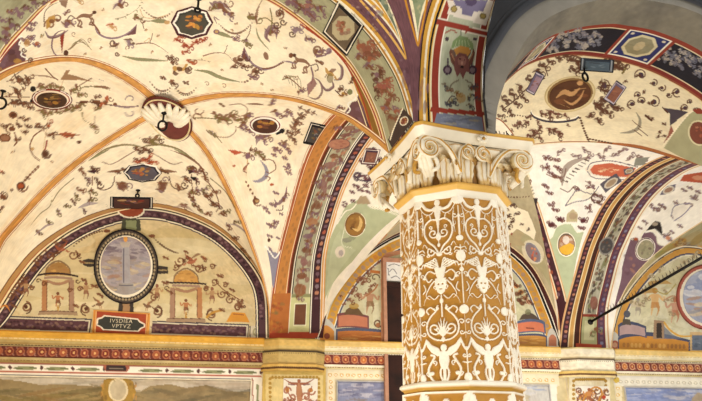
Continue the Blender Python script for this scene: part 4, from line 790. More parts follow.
for x, y, r in ((362, 46, 7), (367, 52, 7), (371, 58, 6), (372, 44, 5), (376, 52, 4), (360, 56, 5), (380, 70, 6), (376, 78, 6), (386, 80, 5), (383, 88, 7), (378, 92, 5), (392, 96, 5), (388, 104, 6), (396, 110, 5), (392, 118, 5), (384, 108, 4), (400, 120, 4), (368, 66, 5)): clump(S, x, y, r, R_.choice(('8a5444', '7a5040', 'mauve')), R_.choice(('umber', 'brown', '9a5a40')), 30, 8)
S.ell(365, 50, 7, 6, '8f5844', 30, .6); figure(S, 384, 98, 18, '96584a', 'umber'); S.stroke([(374, 88), (384, 82), (394, 86)], 2, '96584a', .8); S.poly([(384, 112), (404, 116), (402, 130), (390, 136)], '6f4a30', .55)
S.poly([(403, 108), (414, 120), (392, 148), (388, 140)], '43342f'); S.stroke([(403, 108), (394, 128), (390, 140)], 1.2, 'f0e6cc'); medallion(S, 404, 121, 4, 5, 40, ('f0e6cc',), '7a3a34')
arch_obj(S, 'wide arch band of green panels rising from the column capital to the upper left'); AL = S
quad_panel('square_panel', 'black and white edged square panel with a pale octagon, on the wide green arch', 'panel', AL, [(338.7, -1), (365, 25), (347, 56), (322.5, 32)], ('171114', '171114', 'f4ecda', 'f4ecda', '171114', '171114'), '6a5a48', .78,
       lambda P_: (shape_fill(P_, 343.5, 28, 12, 13.5, 22, 'oct', 'b9ad8c'), cloudy(P_, 343.5, 28, 7, 8, ('9a5a44', 'a5705a', 'umber', '8a6a5a'), 22, 4, .75)), n=80)
S = Surf(ruled(Tleft, Tright, 150), 'gg'); S.grain(.08, 6, ('a08a60',), seed=10)
def transverse(S):
    for a, b, c in ((0, .02, 'a5442c'), (.02, .035, 'f2dcae'), (.035, .05, 'a5442c'), (.05, .25, 'c08040'), (.25, .265, 'f2dcae'), (.265, .285, 'a5442c'), (.285, .345, '5e3018'), (.345, .36, 'f0e6cc'), (.36, .375, '171114'),
                    (.71, .73, 'f4ecda'), (.73, .755, '171114'), (.755, .775, 'f4ecda'), (.775, .93, 'dpurple'), (.93, .945, 'f4ecda'), (.945, .985, 'd8a060'), (.985, 1, 'f4ecda')): fr(S, a, b, c)
transverse(S)
n_ = S.ni
for k in range(64):          # studs along the purple border and worn foliage down the middle
    i = 6+k*(n_-12)/63
    c = ('b5604a', 'mauve', 'c98a6a', 'dustp')[k % 4]; t = np.linspace(0, 2*PI, 9)[:-1]
    S.fill(np.stack([i+1.9*np.cos(t), S.nj*.852+6.4*np.sin(t)], -1), c, .85)
    S.fill(np.stack([i+2.4*np.cos(t), S.nj*(.12+.06*(k % 2))+4*np.sin(t)], -1), '9a6a3a', .6)
rr = random.Random(4)
for k in range(46):
    i = 26+k*(n_-40)/45; 
    for q in range(5):
        jj = S.nj*(.545+rr.uniform(-.12, .12)); t = np.linspace(0, 2*PI, 8)[:-1]; S.fill(np.stack([i+rr.uniform(-4, 4)+rr.uniform(1.4, 3.4)*np.cos(t), jj+rr.uniform(2.5, 8)*np.sin(t)], -1), rr.choice(('8a5f52', '8a6a5a', 'b5785a', '7a5a52', 'umber')), .8)
def sq(S, i0, i1, j0, j1, c): S.fill(np.array([(i0, j0*S.nj), (i1, j0*S.nj), (i1, j1*S.nj), (i0, j1*S.nj)]), c)
# pale framed square at the springing
sq(S, 0, 6, .36, .73, 'a5442c'); sq(S, 6, 36, .36, .73, 'c9c890'); sq(S, 11, 31, .43, .67, 'e8e4c0'); sq(S, 12, 30, .445, .655, '6e4630'); sq(S, 36, 39, .36, .73, '8a8a60')
sq(S, 0, 40, .0, .34, 'b06a34'); sq(S, 0, 5, 0, 1, 'a5442c'); sq(S, 5, 34, .775, .93, 'dpurple')
for k in range(30): S.ell(276+rr.uniform(-7, 7), 318+rr.uniform(-22, 14), rr.uniform(1, 3), rr.uniform(1, 2.4), rr.choice(('8a4a28', 'c98a3a', 'a5442c', 'olive')), 0, .5)
for x, y, rx, ry, c in ((339, 144, 11.5, 5.5, '6a4a4a'), (339, 144, 10.6, 4.8, 'b07a62')): S.ell(x, y, rx, ry, c, -3, 1, 26)
cloudy(S, 339, 144, 7, 3, ('8a4a44', 'c08a6a'), 10, 3)
for x, y, w, h_, c in ((349, 128, 8, 3, '8a5a4a'), (346, 135, 8, 2.4, '7a4a44'), (334, 156, 6, 3, 'umber'), (330, 165, 9, 4, '8a5f5a'), (324, 186, 4, 9, '8a5f5a'), (330, 172, 7, 2, 'umber'), (317, 205, 5, 6, 'umber'), (312, 222, 8, 5, 'a5704a'), (308, 236, 7, 3, 'mauve'), (306, 250, 6, 4, 'umber'), (304, 262, 5, 5, '8a5f5a'), (302, 276, 7, 4, 'umber'), (300, 290, 8, 8, '8a5a3a')): S.ell(x, y, w*.75, h_*.8, c, -8, .85)
for x, y in ((336, 128), (352, 132), (340, 159), (326, 176), (319, 196), (313, 212), (307, 243), (303, 270), (299, 299), (322, 168), (316, 183), (328, 196), (309, 228)): clump(S, x, y, 3.6, 'umber', 'mauve', 20)
arch_obj(S, 'arch band of green between orange and purple borders, rising from the left corbel'); AT = S
S = Surf(ruled(T2a, T2d, 150), 'b5b09a'); S.grain(.08, 6, ('a08a60',), seed=11)
for a, b, c in ((0, .02, 'd8b080'), (.02, .15, 'dpurple'), (.15, .17, 'f2dcae'), (.17, .24, 'c99a58'), (.24, .26, 'f2dcae'), (.26, .36, '45241a'), (.36, .38, 'c98a5a'), (.38, .40, '4a2018'), (.40, .42, 'e8dcc0'), (.69, .71, 'e8dcc0'), (.71, .74, '7a2c24'), (.74, .87, '5d3f52'), (.87, .89, '7a2c24'), (.89, .94, 'f4ead0'), (.94, .965, 'd8a878'), (.965, 1, 'f8f0dc')): fr(S, a, b, c)
n_ = S.ni
for k in range(70):
    i = 6+k*(n_-12)/69; t = np.linspace(0, 2*PI, 9)[:-1]
    S.fill(np.stack([i+1.6*np.cos(t), S.nj*.085+5*np.sin(t)], -1), ('a5604a', 'mauve', 'c98a6a', '8a4a54')[k % 4], .8); S.fill(np.stack([i+1.8*np.cos(t), S.nj*.805+5*np.sin(t)], -1), ('8a8aa5', 'mauve', 'a56a5a')[k % 3], .75)
for k in range(60):
    i = 40+k*(n_-50)/59
    for q in range(5): 
        t = np.linspace(0, 2*PI, 8)[:-1]; S.fill(np.stack([i+rr.uniform(-3, 3)+rr.uniform(1.4, 3)*np.cos(t), S.nj*(.555+rr.uniform(-.1, .1))+rr.uniform(2, 7)*np.sin(t)], -1), rr.choice(('3f3530', '5a4a3a', '6e4630', '7c7c55', '4a3a3a')), .8)
sq(S, 0, 5, .3, .8, 'a5442c'); sq(S, 5, 33, .40, .71, 'a9a97c'); sq(S, 9, 29, .45, .66, 'c6c298'); clump(S, 594, 332, 5, 'umber', 'dgreen'); sq(S, 33, 36, .40, .71, '8a3a2a'); S.ell(594, 303, 4, 7, '8a5648', 0, .9)
S.ell(606.5, 246, 7.5, 9.5, 'grey', 25); S.ell(606.5, 246, 6, 8, '4a4646', 25); cloudy(S, 606, 246, 4, 5, ('6a6460', 'umber', '8a7a6a'), 8, 3)
arch_obj(S, 'arch band with dark and purple stripes, rising from the right corbel'); AT2 = S
# ================================================================= right bay
S = Surf(web(Gin, gC2, gNR, 300), 'e9dcbc'); S.grain(.06, 5, ('d8c090',), seed=12)
S.edge('j0', 0, .02, '8a4a34'); S.edge('j0', .02, .03, 'e0c898'); S.edge('j1', 0, .02, 'a0603c')
S.stroke([(600, 143), (640, 147), (683, 160), (702, 168), (730, 180)], 3.0, 'a5663c'); S.stroke([(598, 144), (640, 149), (680, 161)], 1, 'dbrown')
feather(S, [(546, 149), (570, 145), (597, 142)], 3.6, 'dgreen')
B = 'brown'; D = '5a3626'
for x, y, r in ((505, 100, 5), (512, 94, 5), (520, 88, 5), (516, 104, 4), (530, 80, 5), (538, 72, 5), (524, 98, 4), (543, 66, 5), (550, 62, 4), (558, 58, 4), (566, 56, 5), (572, 60, 5), (578, 64, 6), (574, 70, 5), (510, 112, 4), (500, 116, 3), (503, 108, 3)): clump(S, x, y, r, D, B, 30, 7); 
S.stroke([(502, 110), (515, 100), (530, 86), (545, 78)], 1.2, D); S.stroke([(552, 60), (546, 68), (548, 76)], 1.1, D); S.stroke([(560, 58), (574, 56), (582, 60), (580, 70), (574, 74)], 2, B, .9, 2)
for x, y, r in ((598, 66, 6), (606, 64, 7), (614, 66, 7), (622, 68, 5), (604, 84, 5), (603, 90, 4), (610, 92, 4), (604, 100, 6), (600, 108, 6), (607, 112, 5), (596, 104, 4), (590, 116, 4), (598, 120, 4), (612, 106, 5), (618, 108, 4)): clump(S, x, y, r, B, D, 20, 8)
S.stroke([(596, 70), (604, 62), (616, 61), (626, 66)], 3.2, B, .9, 2); S.stroke([(622, 74), (626, 68)], 2, 'olive')
for x, y, r in ((641, 75, 4.4), (654, 83, 2.6), (654, 102, 4.4), (642, 101, 3), (632, 104, 3.4), (638, 95, 2.6), (662, 88, 2.6), (677, 92, 3.6), (685, 108, 3.2), (669, 95, 2), (690, 102, 2), (604, 86, 4.4), (697, 112, 3)): S.ell(x, y, r*.62, r*.62, '4a3644'); curl(S, x, y, r*1.25, x*7, 1.1, 1, .9, D); clump(S, x-r, y+r*.3, r*.6, D, B)
S.poly([(664, 108), (673, 109), (688, 112), (680, 118), (670, 126), (670, 114)], '4a4048'); S.poly([(671, 125), (674, 132), (663, 144), (668, 135)], '8a3a2a', .9); S.stroke([(662, 107), (668, 113)], 1.4, D)
S.stroke([(636, 112), (640, 120), (638, 128), (630, 132), (620, 133)], 3.6, '8a8270', .9, 2); 
for k in range(5): S.stroke([(632+k, 120+k), (636+k*1.5, 124+k)], .6, D)
S.stroke([(638, 128), (648, 136)], .8, D); S.stroke([(634, 130), (642, 136)], .8, D)
for x, y in ((648, 117), (652, 119), (664, 124), (660, 132), (658, 137), (664, 136), (644, 92), (625, 82)): clump(S, x, y, 2.4, D, B)
S.stroke([(645, 115), (652, 121)], 2, D)
S.stroke([(531, 112), (534, 117), (545, 121), (560, 122), (574, 120), (579, 117)], 2.0, '3a3442'); S.stroke([(531, 110), (534, 115), (546, 119), (560, 120), (574, 118), (579, 115)], .8, 'f6efe0')
for x, y, r in ((528, 117, 3), (534, 132, 5), (540, 128, 4), (530, 136, 4), (520, 124, 4), (526, 122, 3), (543, 114, 4), (550, 114, 5), (556, 114, 4), (566, 116, 3), (555, 131, 5), (560, 134, 4), (549, 130, 3.4), (540, 138, 3), (515, 126, 3), (538, 122, 2.4), (568, 125, 2), (512, 130, 2), (498, 122, 2.4), (505, 121, 2)): clump(S, x, y, r, '6e3f34', B, 20, 7)
for k in range(11): S.ell(580+.9*k, 118+2.6*k if k < 6 else 133+(k-6)*2.2, 1.3, 1.1, B)
for k in range(8): S.ell(590+3*k, 139+.6*k, 1.4, .9, D)
for k in range(12): S.ell(502+2.6*k, 119-1.4*k+.13*k*k, .8, .7, D)
S.poly([(664, 148), (690, 112), (704, 110), (740, 122), (740, 200), (702, 166), (683, 158)], 'a8a480'); S.stroke([(663, 146), (690, 113), (704, 110), (716, 114)], 1.2, 'f2e6c8'); S.ell(699, 133, 11, 13, 'd8cfa8', -15, 1, 30); S.ell(699, 133, 9.4, 11.4, '7a4436', -15, 1, 30); cloudy(S, 700, 133, 5, 7, ('b5654a', 'a05038', 'c98a6a'), 10, 5); S.poly([(692, 110), (700, 108), (706, 114), (697, 114)], '8a3a2a')
S.poly([(587, 60), (586, 70), (584, 62)], 'white', .5)
ceiling(S); B2N = S
plaque('oval_medallion', 'large brown oval medallion with a pale reclining figure, under the ring on the right', 'medallion', B2N, 570, 94, 26, 17.5, -12, 'oval', ('cdb88a', 'd8c69a', '8a6a40'), '5a3620', .84,
       lambda P_: (cloudy(P_, 570, 96, 16, 10, ('6a4228', '4a2c1a', '7a4a2c'), 12, 3), P_.stroke([(556, 98), (564, 92), (572, 94), (580, 88)], 5, 'c99a68', .9, 2), P_.stroke([(564, 100), (572, 104), (580, 98), (584, 90)], 2.6, 'c99a68', .9, 2), P_.stroke([(574, 90), (586, 88)], 2.4, 'c99a68', .9, 2), P_.ell(580, 83, 3, 2.6, 'c99a68'), P_.stroke([(560, 104), (570, 108)], 2, 'b58a5a', .9, 2)))
for x, y, rot, lb in ((535, 83, -62, 'small tilted violet panel on the vault left of the large brown oval'), (615, 93, -55, 'small tilted brown panel with a violet frame, right of the large brown oval')):
    plaque('tilted_panel', lb, 'panel', B2N, x, y, 11.5, 6.2 if x > 600 else 4.6, rot, 'rect', ('3a3442', 'c9bfcc', '6a6078'), '8a5a48' if x > 600 else '9a8090', .7, center_draw(x, y, 5, 3, ('a56a50', '7a4a44'), 2, 8), n=40)
plaque('painted_panel', 'dark blue waisted panel at the crown of the right arch, touching the hanging ring', 'panel', B2N, 597, 65, 17, 6.2, 4, 'rect', ('171a22', '8f96a0', '2c3440'), '4a5a68', .74, center_draw(597, 65, 8, 3, ('3a4450', '6a7a88'), 2, 8), n=44)
S = Surf(web(T2a, gW2, gNR, 240), 'f8f2e6'); S.grain(.04, 5, ('eadcc0',), seed=13)
S.edge('j1', 0, .03, 'f0e2c2')
S.poly([(560, 300), (548, 245), (546, 240), (552, 238), (556, 228), (562, 224), (572, 224), (576, 232), (584, 232), (576, 262), (567, 305)], 'b9c3a0'); S.stroke([(546, 240), (552, 237), (556, 228), (563, 224), (571, 224), (577, 232), (584, 231)], 1.0, 'f6f2e0'); S.poly([(566, 222), (567, 214), (573, 209), (578, 214), (577, 222)], 'c3b590')
S.ell(573, 216, 4, 3.4, 'a88a70', 0, .6)
ribbon(S, [(533, 203), (540, 225), (551, 262), (562, 302), (564, 330)], [(-4.6, 1, 'd8a878'), (-3.4, 1.4, 'f4e0c0'), (0, 6.2, '47242c'), (3.6, 1.2, 'f4e0c0'), (4.8, 1.4, 'd89868')])
for k in range(18): q = k/17; S.ell(533.5+27*q+2.2*math.sin(k), 206+94*q, 1.7, 2.0, ('a5553a', 'mauve', '8a4a54')[k % 3], 0, .8)
S.poly([(528, 200), (530, 198), (538, 198), (537, 204), (531, 206)], '3a3030')
S.poly([(548, 345), (556, 300), (562, 296), (567, 304), (572, 345)], '47242c')
for x, y, r in ((520, 178, 3), (527, 182, 3), (516, 192, 4), (523, 172, 3), (545, 168, 4), (552, 174, 4), (560, 178, 3), (551, 205, 3), (551, 224, 4), (560, 219, 4), (555, 210, 3), (583, 220, 4), (588, 208, 3), (581, 228, 3), (578, 190, 4), (545, 186, 3), (549, 193, 3), (585, 195, 5), (590, 188, 4), (558, 168, 4), (547, 158, 4), (556, 160, 3)): knot(S, x, y, r*.9, c='mauve', c2='6e3f34')
for x, y, r in ((551, 225, 3), (559.5, 219.5, 2.6), (583, 221, 2.6)): S.ell(x, y, r, r*.8, '5a2c30')
S.stroke([(566, 168), (564, 176), (556, 178), (546, 174)], 1.2, 'umber'); S.stroke([(520, 166), (527, 182), (532, 199)], 3.2, 'dgreen', .9, 1); 
for k in range(10): S.stroke([(521+k*1.1, 168+3*k), (524+k*1.2, 166+3*k)], .8, '3a3a30')
S.stroke([(560, 188), (568, 192), (575, 186), (582, 192)], 1, 'brown'); S.poly([(565, 206), (574, 193), (592, 188), (598, 192), (590, 200), (578, 198), (566, 207)], 'f4ecd8'); S.stroke([(565, 206), (572, 196), (578, 190), (592, 194), (599, 186)], .9, '6a6270'); S.stroke([(565, 206), (575, 202), (586, 200), (596, 194)], .9, '6a6270')
S.stroke([(562, 186), (564, 172), (572, 163), (588, 157)], 6, '8a7468', .75, 2); 
for k in range(8): S.stroke([(563+k*3, 180-k*3), (568+k*3, 182-k*3)], 1, '5a4a44')
S.ell(612, 171, 27, 6.6, 'e9dccb', 4, 1, 30); S.poly([(590, 170), (594, 165), (610, 163), (636, 168), (630, 177), (604, 176), (593, 174)], 'c8684c'); cloudy(S, 608, 170, 10, 2.5, ('e0b890', 'd89a70', 'f0d8b0'), 10, 3, .8)
S.stroke([(587, 170), (592, 163), (612, 161), (638, 167)], .9, '6a6270'); S.stroke([(587, 171), (594, 178), (612, 179), (630, 180)], .9, '6a6270')
for x, y, rx, ry, rot in ((611, 183, 10, 5, -35), (629, 171, 5, 3, -15)): S.poly([(x+a*rx*math.cos(math.radians(rot))-b*ry*math.sin(math.radians(rot)), y+a*rx*math.sin(math.radians(rot))+b*ry*math.cos(math.radians(rot))) for a, b in ((-1, -1), (1, -1), (1, 1), (-1, 1))], '5a5660'); S.ell(x, y, rx*.8, ry*.75, 'c9c0b0', rot); S.ell(x, y, rx*.6, ry*.5, 'a08a70', rot)
for x, y, r in ((590, 184, 3), (598, 196, 4), (594, 200, 3), (588, 158, 3), (600, 156, 3), (615, 155, 3), (630, 158, 3), (642, 162, 3), (575, 156, 3), (640, 158, 4), (560, 152, 3), (585, 150, 3), (606, 150, 3), (622, 151, 3), (600, 204, 3), (590, 212, 2)): clump(S, x, y, r, '7a5a50', 'mauve', 0, 6, rx=1.5)
S.poly([(636, 158), (650, 157), (644, 165), (634, 166)], '8a8a80'); curl(S, 596, 197, 6, 0, 1, 1, 1.2, 'brown')
S.edge('j0', 0, .02, 'd8a878')
ceiling(S); B2R = S
plaque('oval_medallion', 'small upright oval with a figure in yellow, on the green spandrel right of the column', 'medallion', B2R, 566.3, 244.5, 9.4, 12.4, 0, 'oval', ('f6f0dc', 'f6f0dc', '6a5a4a'), 'b58a6a', .84,
       lambda P_: (cloudy(P_, 566, 240, 6, 7, ('a56a5a', '8a5a54', 'd8c8b8'), 10, 3), P_.poly([(558, 250), (562, 246), (570, 243), (575, 246), (573, 254), (560, 254)], 'e8b840'), P_.ell(566, 240, 3.4, 4.2, 'e8dcd0')), n=44)
S = Surf(web(lun2, gW12, gW2, 130), 'b5a888'); S.grain(.06, 5, ('a08a60',), seed=14)
S.edge('j0', 0, .02, '171114'); S.edge('j0', .02, .035, 'f4ecda'); S.edge('j0', .035, .11, '47201f'); S.edge('j0', .11, .13, 'e0c8a0')
S.poly([(508, 238), (516, 230), (534, 240), (545, 262), (552, 292), (530, 262)], 'aba27e'); S.ell(533, 252, 10, 13, 'd8ccb0', -35, 1, 26)
ribbon(S, [(383, 230), (366, 247), (351, 267), (336, 290), (322, 312)], [(0, 8, '47242c'), (4.8, 1.6, 'f4ead0'), (-4.8, 1.6, 'e8c898'), (-6.2, 1, 'c98a5a')])
S.poly([(500, 248), (508, 236), (516, 229), (524, 234), (520, 240), (526, 246)], 'b3a27e'); S.poly([(508, 231), (514, 228), (512, 236)], '8a3a2a'); S.poly([(505, 245), (511, 243), (509, 250)], '8a3a2a'); clump(S, 512, 226, 3, 'black', 'dbrown')
S.poly([(486, 205), (505, 205), (528, 212), (536, 232), (534, 240), (524, 233), (517, 229), (508, 236), (500, 246), (486, 240)], 'f0e4c8')
for x, y, r in ((512, 205, 3), (505, 200, 2), (516, 214, 2.6), (508, 216, 3), (503, 209, 3.4), (512, 222, 2.6), (500, 220, 3), (522, 224, 2), (528, 230, 2), (506, 228, 4)): clump(S, x, y, r, '4a3230', 'brown', 10)
for k in range(10): S.ell(502+3*k, 196+.5*k-.05*k*k, .9, .7, 'brown')
ceiling(S); B2W = S
plaque('oval_medallion', 'small tilted oval with a red robed figure, just right of the column under the vault', 'medallion', B2W, 533, 252.5, 6.4, 12.4, -32, 'oval', ('e0d8c4', '8a8690'), '8a7a80', .8, center_draw(534, 254, 3, 7, ('c8684c', 'd89060', 'a05a50'), 3, 12, .85), n=40)
S = Surf(web(Tright, gW12, gC2, 170), 'f6eeda'); S.grain(.04, 5, ('eadcc0',), seed=15)
S.poly([(318, 345), (338, 222), (346, 206), (362, 198), (368, 206), (388, 210), (400, 214), (383, 228), (352, 262), (322, 318)], 'b7bd98'); S.edge('j0', 0, .02, 'd8a060')
S.stroke([(337, 224), (345, 212), (352, 209), (357, 203), (362, 197), (368, 200), (370, 207), (384, 210), (400, 216)], 1.2, 'f4eeda'); S.poly([(356, 204), (360, 196), (366, 196), (371, 204)], 'b09a7a')
S.poly([(326, 290), (334, 240), (340, 230), (342, 245), (356, 250), (340, 270), (327, 300)], 'c5cba8', .7); S.stroke([(345, 226), (342, 244), (352, 248)], .8, 'e8ead0'); S.ell(340, 252, 5, 6, 'e6dcc8'); S.ell(347, 240, 5, 2.6, '8a8a7a', 0, .8); S.ell(341, 253, 2.4, 3, '8a7a8a', 0, .6); S.ell(352, 238, 4, 2, '9aa080')
for x, y, r in ((362, 161, 4), (372, 168, 5), (362, 176, 5), (368, 180, 4), (356, 186, 3), (374, 186, 3), (352, 192, 2.6), (360, 190, 3), (368, 192, 2.6), (345, 203, 2.4), (353, 201, 2.4), (366, 186, 3), (374, 176, 4), (378, 160, 3), (344, 206, 2), (378, 196, 3), (372, 150, 3)): knot(S, x, y, r*.85, c='4a2c3a', c2='6e3f44')
curl(S, 358, 176, 4, 90, 1.1, 1, 1.6, '4a3444'); S.stroke([(354, 175), (360, 180), (370, 180), (376, 172)], 1.6, '4a3444')
ceiling(S); B2L = S
plaque('oval_medallion', 'brown oval medallion with a curled figure, on pale green left of the capital', 'medallion', B2L, 355.3, 224.5, 10.8, 12.6, 12, 'oval', ('f2ead0', '8a6a40'), '9a7038', .88,
       lambda P_: (cloudy(P_, 356, 224, 6, 7, ('7a5028', 'b58a44', '5a3a20'), 12, 3), P_.stroke([(352, 228), (358, 230), (361, 222), (359, 216)], 3.4, 'e0bc78', .9, 2)), n=44)
quad_panel('square_panel', 'small brown square panel in white and dark lines, touching the capital on its left', 'panel', B2L, [(365, 148), (380.7, 149.4), (376, 165), (360.6, 164)], ('5a3038', 'f2e6da', '4a3444'), '8a5a48', .66, center_draw(370, 157, 3, 4, ('7a5a4a', 'a5705a'), 2, 8), n=40)
S = Surf(web(T2d, gW3, gNR3, 200), 'f8f2e6'); S.grain(.04, 5, ('eadcc0',), seed=16)
S.poly([(614, 310), (622, 268), (631, 238), (640, 240), (644, 233), (652, 232), (657, 238), (657, 243), (664, 247), (650, 262), (630, 285)], '7a5c68'); S.stroke([(631, 239), (640, 240), (642, 233), (648, 230), (656, 233), (658, 243), (665, 246)], 1.2, 'f4eeda'); cloudy(S, 630, 265, 6, 12, ('8a6a76', '6a4a56', 'c08a70'), 10, 2, .5, 120)
S.poly([(646, 231), (650, 226), (655, 221), (660, 222), (662, 229), (662, 236), (655, 229)], '2e2624'); S.ell(655, 224, 3, 2, 'a89a88')
S.edge('j1', 0, .05, 'f2e2bc'); S.edge('j1', .015, .03, 'd8a878')
S.poly([(660, 195), (664, 187), (676, 184), (674, 191), (664, 195)], '6a6478'); S.ell(668.5, 190, 6, 3.6, 'd8d0c0', -25); S.ell(668.5, 190, 4.4, 2.4, '9a7a68', -25)
S.poly([(680, 181), (684, 175), (702, 172), (720, 172), (720, 184), (702, 183)], 'b5563c'); S.ell(700, 178, 8, 2.4, 'd8a080', 4, .7)
for x, y, r in ((636, 240, 3), (666, 236, 3.6), (672, 232, 2.4), (654, 208, 5), (662, 206, 4), (650, 204, 3), (688, 205, 4), (694, 198, 4), (680, 212, 5), (676, 218, 5), (698, 192, 3), (640, 246, 2), (670, 240, 3), (684, 190, 3), (690, 188, 3), (645, 222, 3), (640, 228, 2.4), (680, 226, 3), (676, 203, 3)): knot(S, x, y, r*.8, c='8a7a90', c2='7a5a50')
S.poly([(671, 212), (676, 206), (690, 204), (692, 208), (680, 222), (674, 220)], 'f0e8dc'); S.stroke([(671, 216), (675, 206), (690, 203)], 1, '8a8296'); S.stroke([(674, 221), (684, 214), (692, 205)], 1, '8a8296'); S.ell(636, 239, 2, 1.6, 'rust'); S.ell(668, 238, 2.4, 2, 'c98a6a')
ceiling(S); B3L = S
plaque('oval_medallion', 'grey green oval medallion on a purple spandrel, left of the rod at the right edge', 'medallion', B3L, 645, 249, 9.6, 12, 24, 'oval', ('f2e8da', '5a4650', 'f2e8da'), 'a09a7c', .82, center_draw(646, 249, 5, 7, ('8a8468', 'b5a888', '7a6a5a'), 3, 10), n=44)
S = Surf(web(lun3, gW3, gW33, 110), 'b3ab86'); S.grain(.08, 5, ('8a7a50',), seed=17)
S.edge('j0', 0, .03, 'c9a070'); S.edge('j1', 0, .04, 'e8c898'); S.edge('j1', .04, .055, '8a5a3a')
for x, y, rx, ry, c in ((655, 262, 14, 6, 'c0b890'), (646, 272, 12, 5, 'd0c8a0'), (668, 250, 9, 5, 'a5924e'), (690, 250, 9, 8, '8a9490'), (690, 250, 6, 6, '6a6460'), (660, 255, 6, 4, '8a8a50'), (700, 238, 12, 4, '9a8a5a')): S.ell(x, y, rx, ry, c, -35, .85)
for x, y in ((640, 282), (636, 290), (650, 268), (662, 262), (676, 244), (674, 256), (682, 240), (630, 296)): clump(S, x, y, 3.6, 'b58a3a', 'umber')
S.ell(688, 252, 3, 5, 'a5705a', 0, .8)
ceiling(S); B3W = S
S = Surf(web(arch3, gNR3, gNR4, 60), 'f6eeda'); S.grain(.05); ceiling(S)
# ================================================================= court arch, grey soffit and painted face
S = Surf(ruled(Gin, Gout, 110), 'dbrown')
fr(S, 0, .10, '7a2c24'); fr(S, .10, .13, 'd8c8a8'); fr(S, .13, .87, '1e1a24'); fr(S, .87, .9, 'd8c8a8'); fr(S, .9, 1, '8a3a2c')
# scroll panels, dark, broken by framed blue squares
for x0, x1 in ((548, 600), (652, 720)):
    n = int((x1-x0)/4.2)
    for k in range(n):
        x = x0+(x1-x0)*(k+.5)/n; y = (41-.11*(x-548)+.00135*(x-548)**2*1.0) if x < 640 else 46+(x-650)*.40
        for q in range(4): clump(S, x+R_.uniform(-2, 2), y+R_.uniform(-9, 9), 2.6, R_.choice(('7a7a84', '8f8688', '4a4a5c')), R_.choice(('a89f96', '6a6a78')), R_.uniform(0, 90), 6, .85)
def gsq(i0, i1):
    N = S.nj; 
    for a, b, j0, j1, c in ((i0, i1, .02, .98, '8a3a2c'), (i0+4, i1-4, .1, .9, 'e8e0d0'), (i0+6, i1-6, .13, .87, '2c3064'), ): S.fill(np.array([(a, j0*N), (b, j0*N), (b, j1*N), (a, j1*N)]), c)
    m = (i0+i1)/2; t = np.linspace(0, 2*PI, 9)[:-1]+PI/8
    S.fill(np.stack([m+(i1-i0)*.33*np.cos(t), .5*N+.34*N*np.sin(t)], -1), 'cfc6a4'); S.fill(np.stack([m+(i1-i0)*.27*np.cos(t), .5*N+.27*N*np.sin(t)], -1), '8f8a70'); S.fill(np.stack([m+(i1-i0)*.1*np.cos(t), .5*N+.14*N*np.sin(t)], -1), 'b5a888')
    for a in (i0+11, i1-11):
        for j in (.2, .8): S.fill(np.stack([a+2.4*np.cos(t), j*N+4*np.sin(t)], -1), 'c9bfb0')
iA = S.inv([(603, 55), (650, 66)]); gsq(iA[0, 0], iA[1, 0]); iB = S.inv([(512, 76), (538, 58)]); gsq(iB[0, 0], iB[1, 0])
S.grain(.08, 5, ('e3bf80',), seed=18); arch_obj(S, 'dark painted arch band with red edges and blue squares at the upper right', 'arch_band'); AG = S
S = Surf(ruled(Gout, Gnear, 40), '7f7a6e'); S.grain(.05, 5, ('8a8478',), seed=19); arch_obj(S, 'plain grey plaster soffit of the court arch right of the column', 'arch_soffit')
# outer face of the court wall with its arch mouldings
m_ = np.stack([Gnear[:, 0], Gnear[:, 1], Gnear[:, 2]], -1)
def out_curve(d): # widened copy of the arch line in the face plane
    T = np.gradient(Gnear, axis=0); T /= np.linalg.norm(T, axis=1)[:, None]; nn = np.cross(T, nG); nn /= np.linalg.norm(nn, axis=1)[:, None]; nn *= np.sign(nn[len(nn)//2, 2]); return Gnear+nn*d
FP0 = G0-nG*.36                                   # plane of the court face
def in_face(x, y):
    R = ray(x, y); t = ((FP0-A3(0, 0, EYE))@nG)/(R@nG); P = R*t; P[2] += EYE; return float((P-FP0)@dG), float(P[2])
bnd = np.array([in_face(x, y) for x, y in ((486.6, 134), (482.5, 100), (483, 67), (487, 34), (495, 0), (507, -35), (525, -80))]); bnd = np.r_[bnd, [(bnd[-1, 0]+.6, 6.2)]]
def clampl(P):
    u = (P-FP0)@dG; lim = np.interp(P[..., 2], bnd[:, 1], bnd[:, 0]); return P+dG*np.clip(lim-u, 0, None)[..., None]
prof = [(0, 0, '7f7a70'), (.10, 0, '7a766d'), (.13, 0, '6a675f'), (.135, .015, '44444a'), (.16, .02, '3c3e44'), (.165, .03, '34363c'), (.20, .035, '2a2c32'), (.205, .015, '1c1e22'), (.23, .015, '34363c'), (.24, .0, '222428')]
uu = np.clip(((Gnear-FP0)@dG)/1.5, 0, 1)
def oc_(d, o): 
    T = np.gradient(Gnear, axis=0); T /= np.linalg.norm(T, axis=1)[:, None]; nn = np.cross(T, nG); nn /= np.linalg.norm(nn, axis=1)[:, None]; nn *= np.sign(nn[len(nn)//2, 2])
    dd = d*(1-.45*uu)+ (.03 if d > 0 else 0)*(1-uu); return clampl(Gnear+nn*dd[:, None])-nG*o
P = np.stack([oc_(d, o) for d, o, c in prof], 1); cc = np.repeat(np.stack([C(c) for _, _, c in prof])[None], P.shape[0], 0)
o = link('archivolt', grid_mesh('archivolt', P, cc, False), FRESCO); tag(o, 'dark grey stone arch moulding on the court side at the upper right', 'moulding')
oc = oc_(.235, 0); oc2 = np.r_[[FP0+dG*(bnd[0, 0])+A3(0, 0, bnd[0, 1]-FP0[2]-.02)], oc, [oc[-1]+dG*.6]]; top2 = oc2.copy(); top2[:, 2] = 6.2
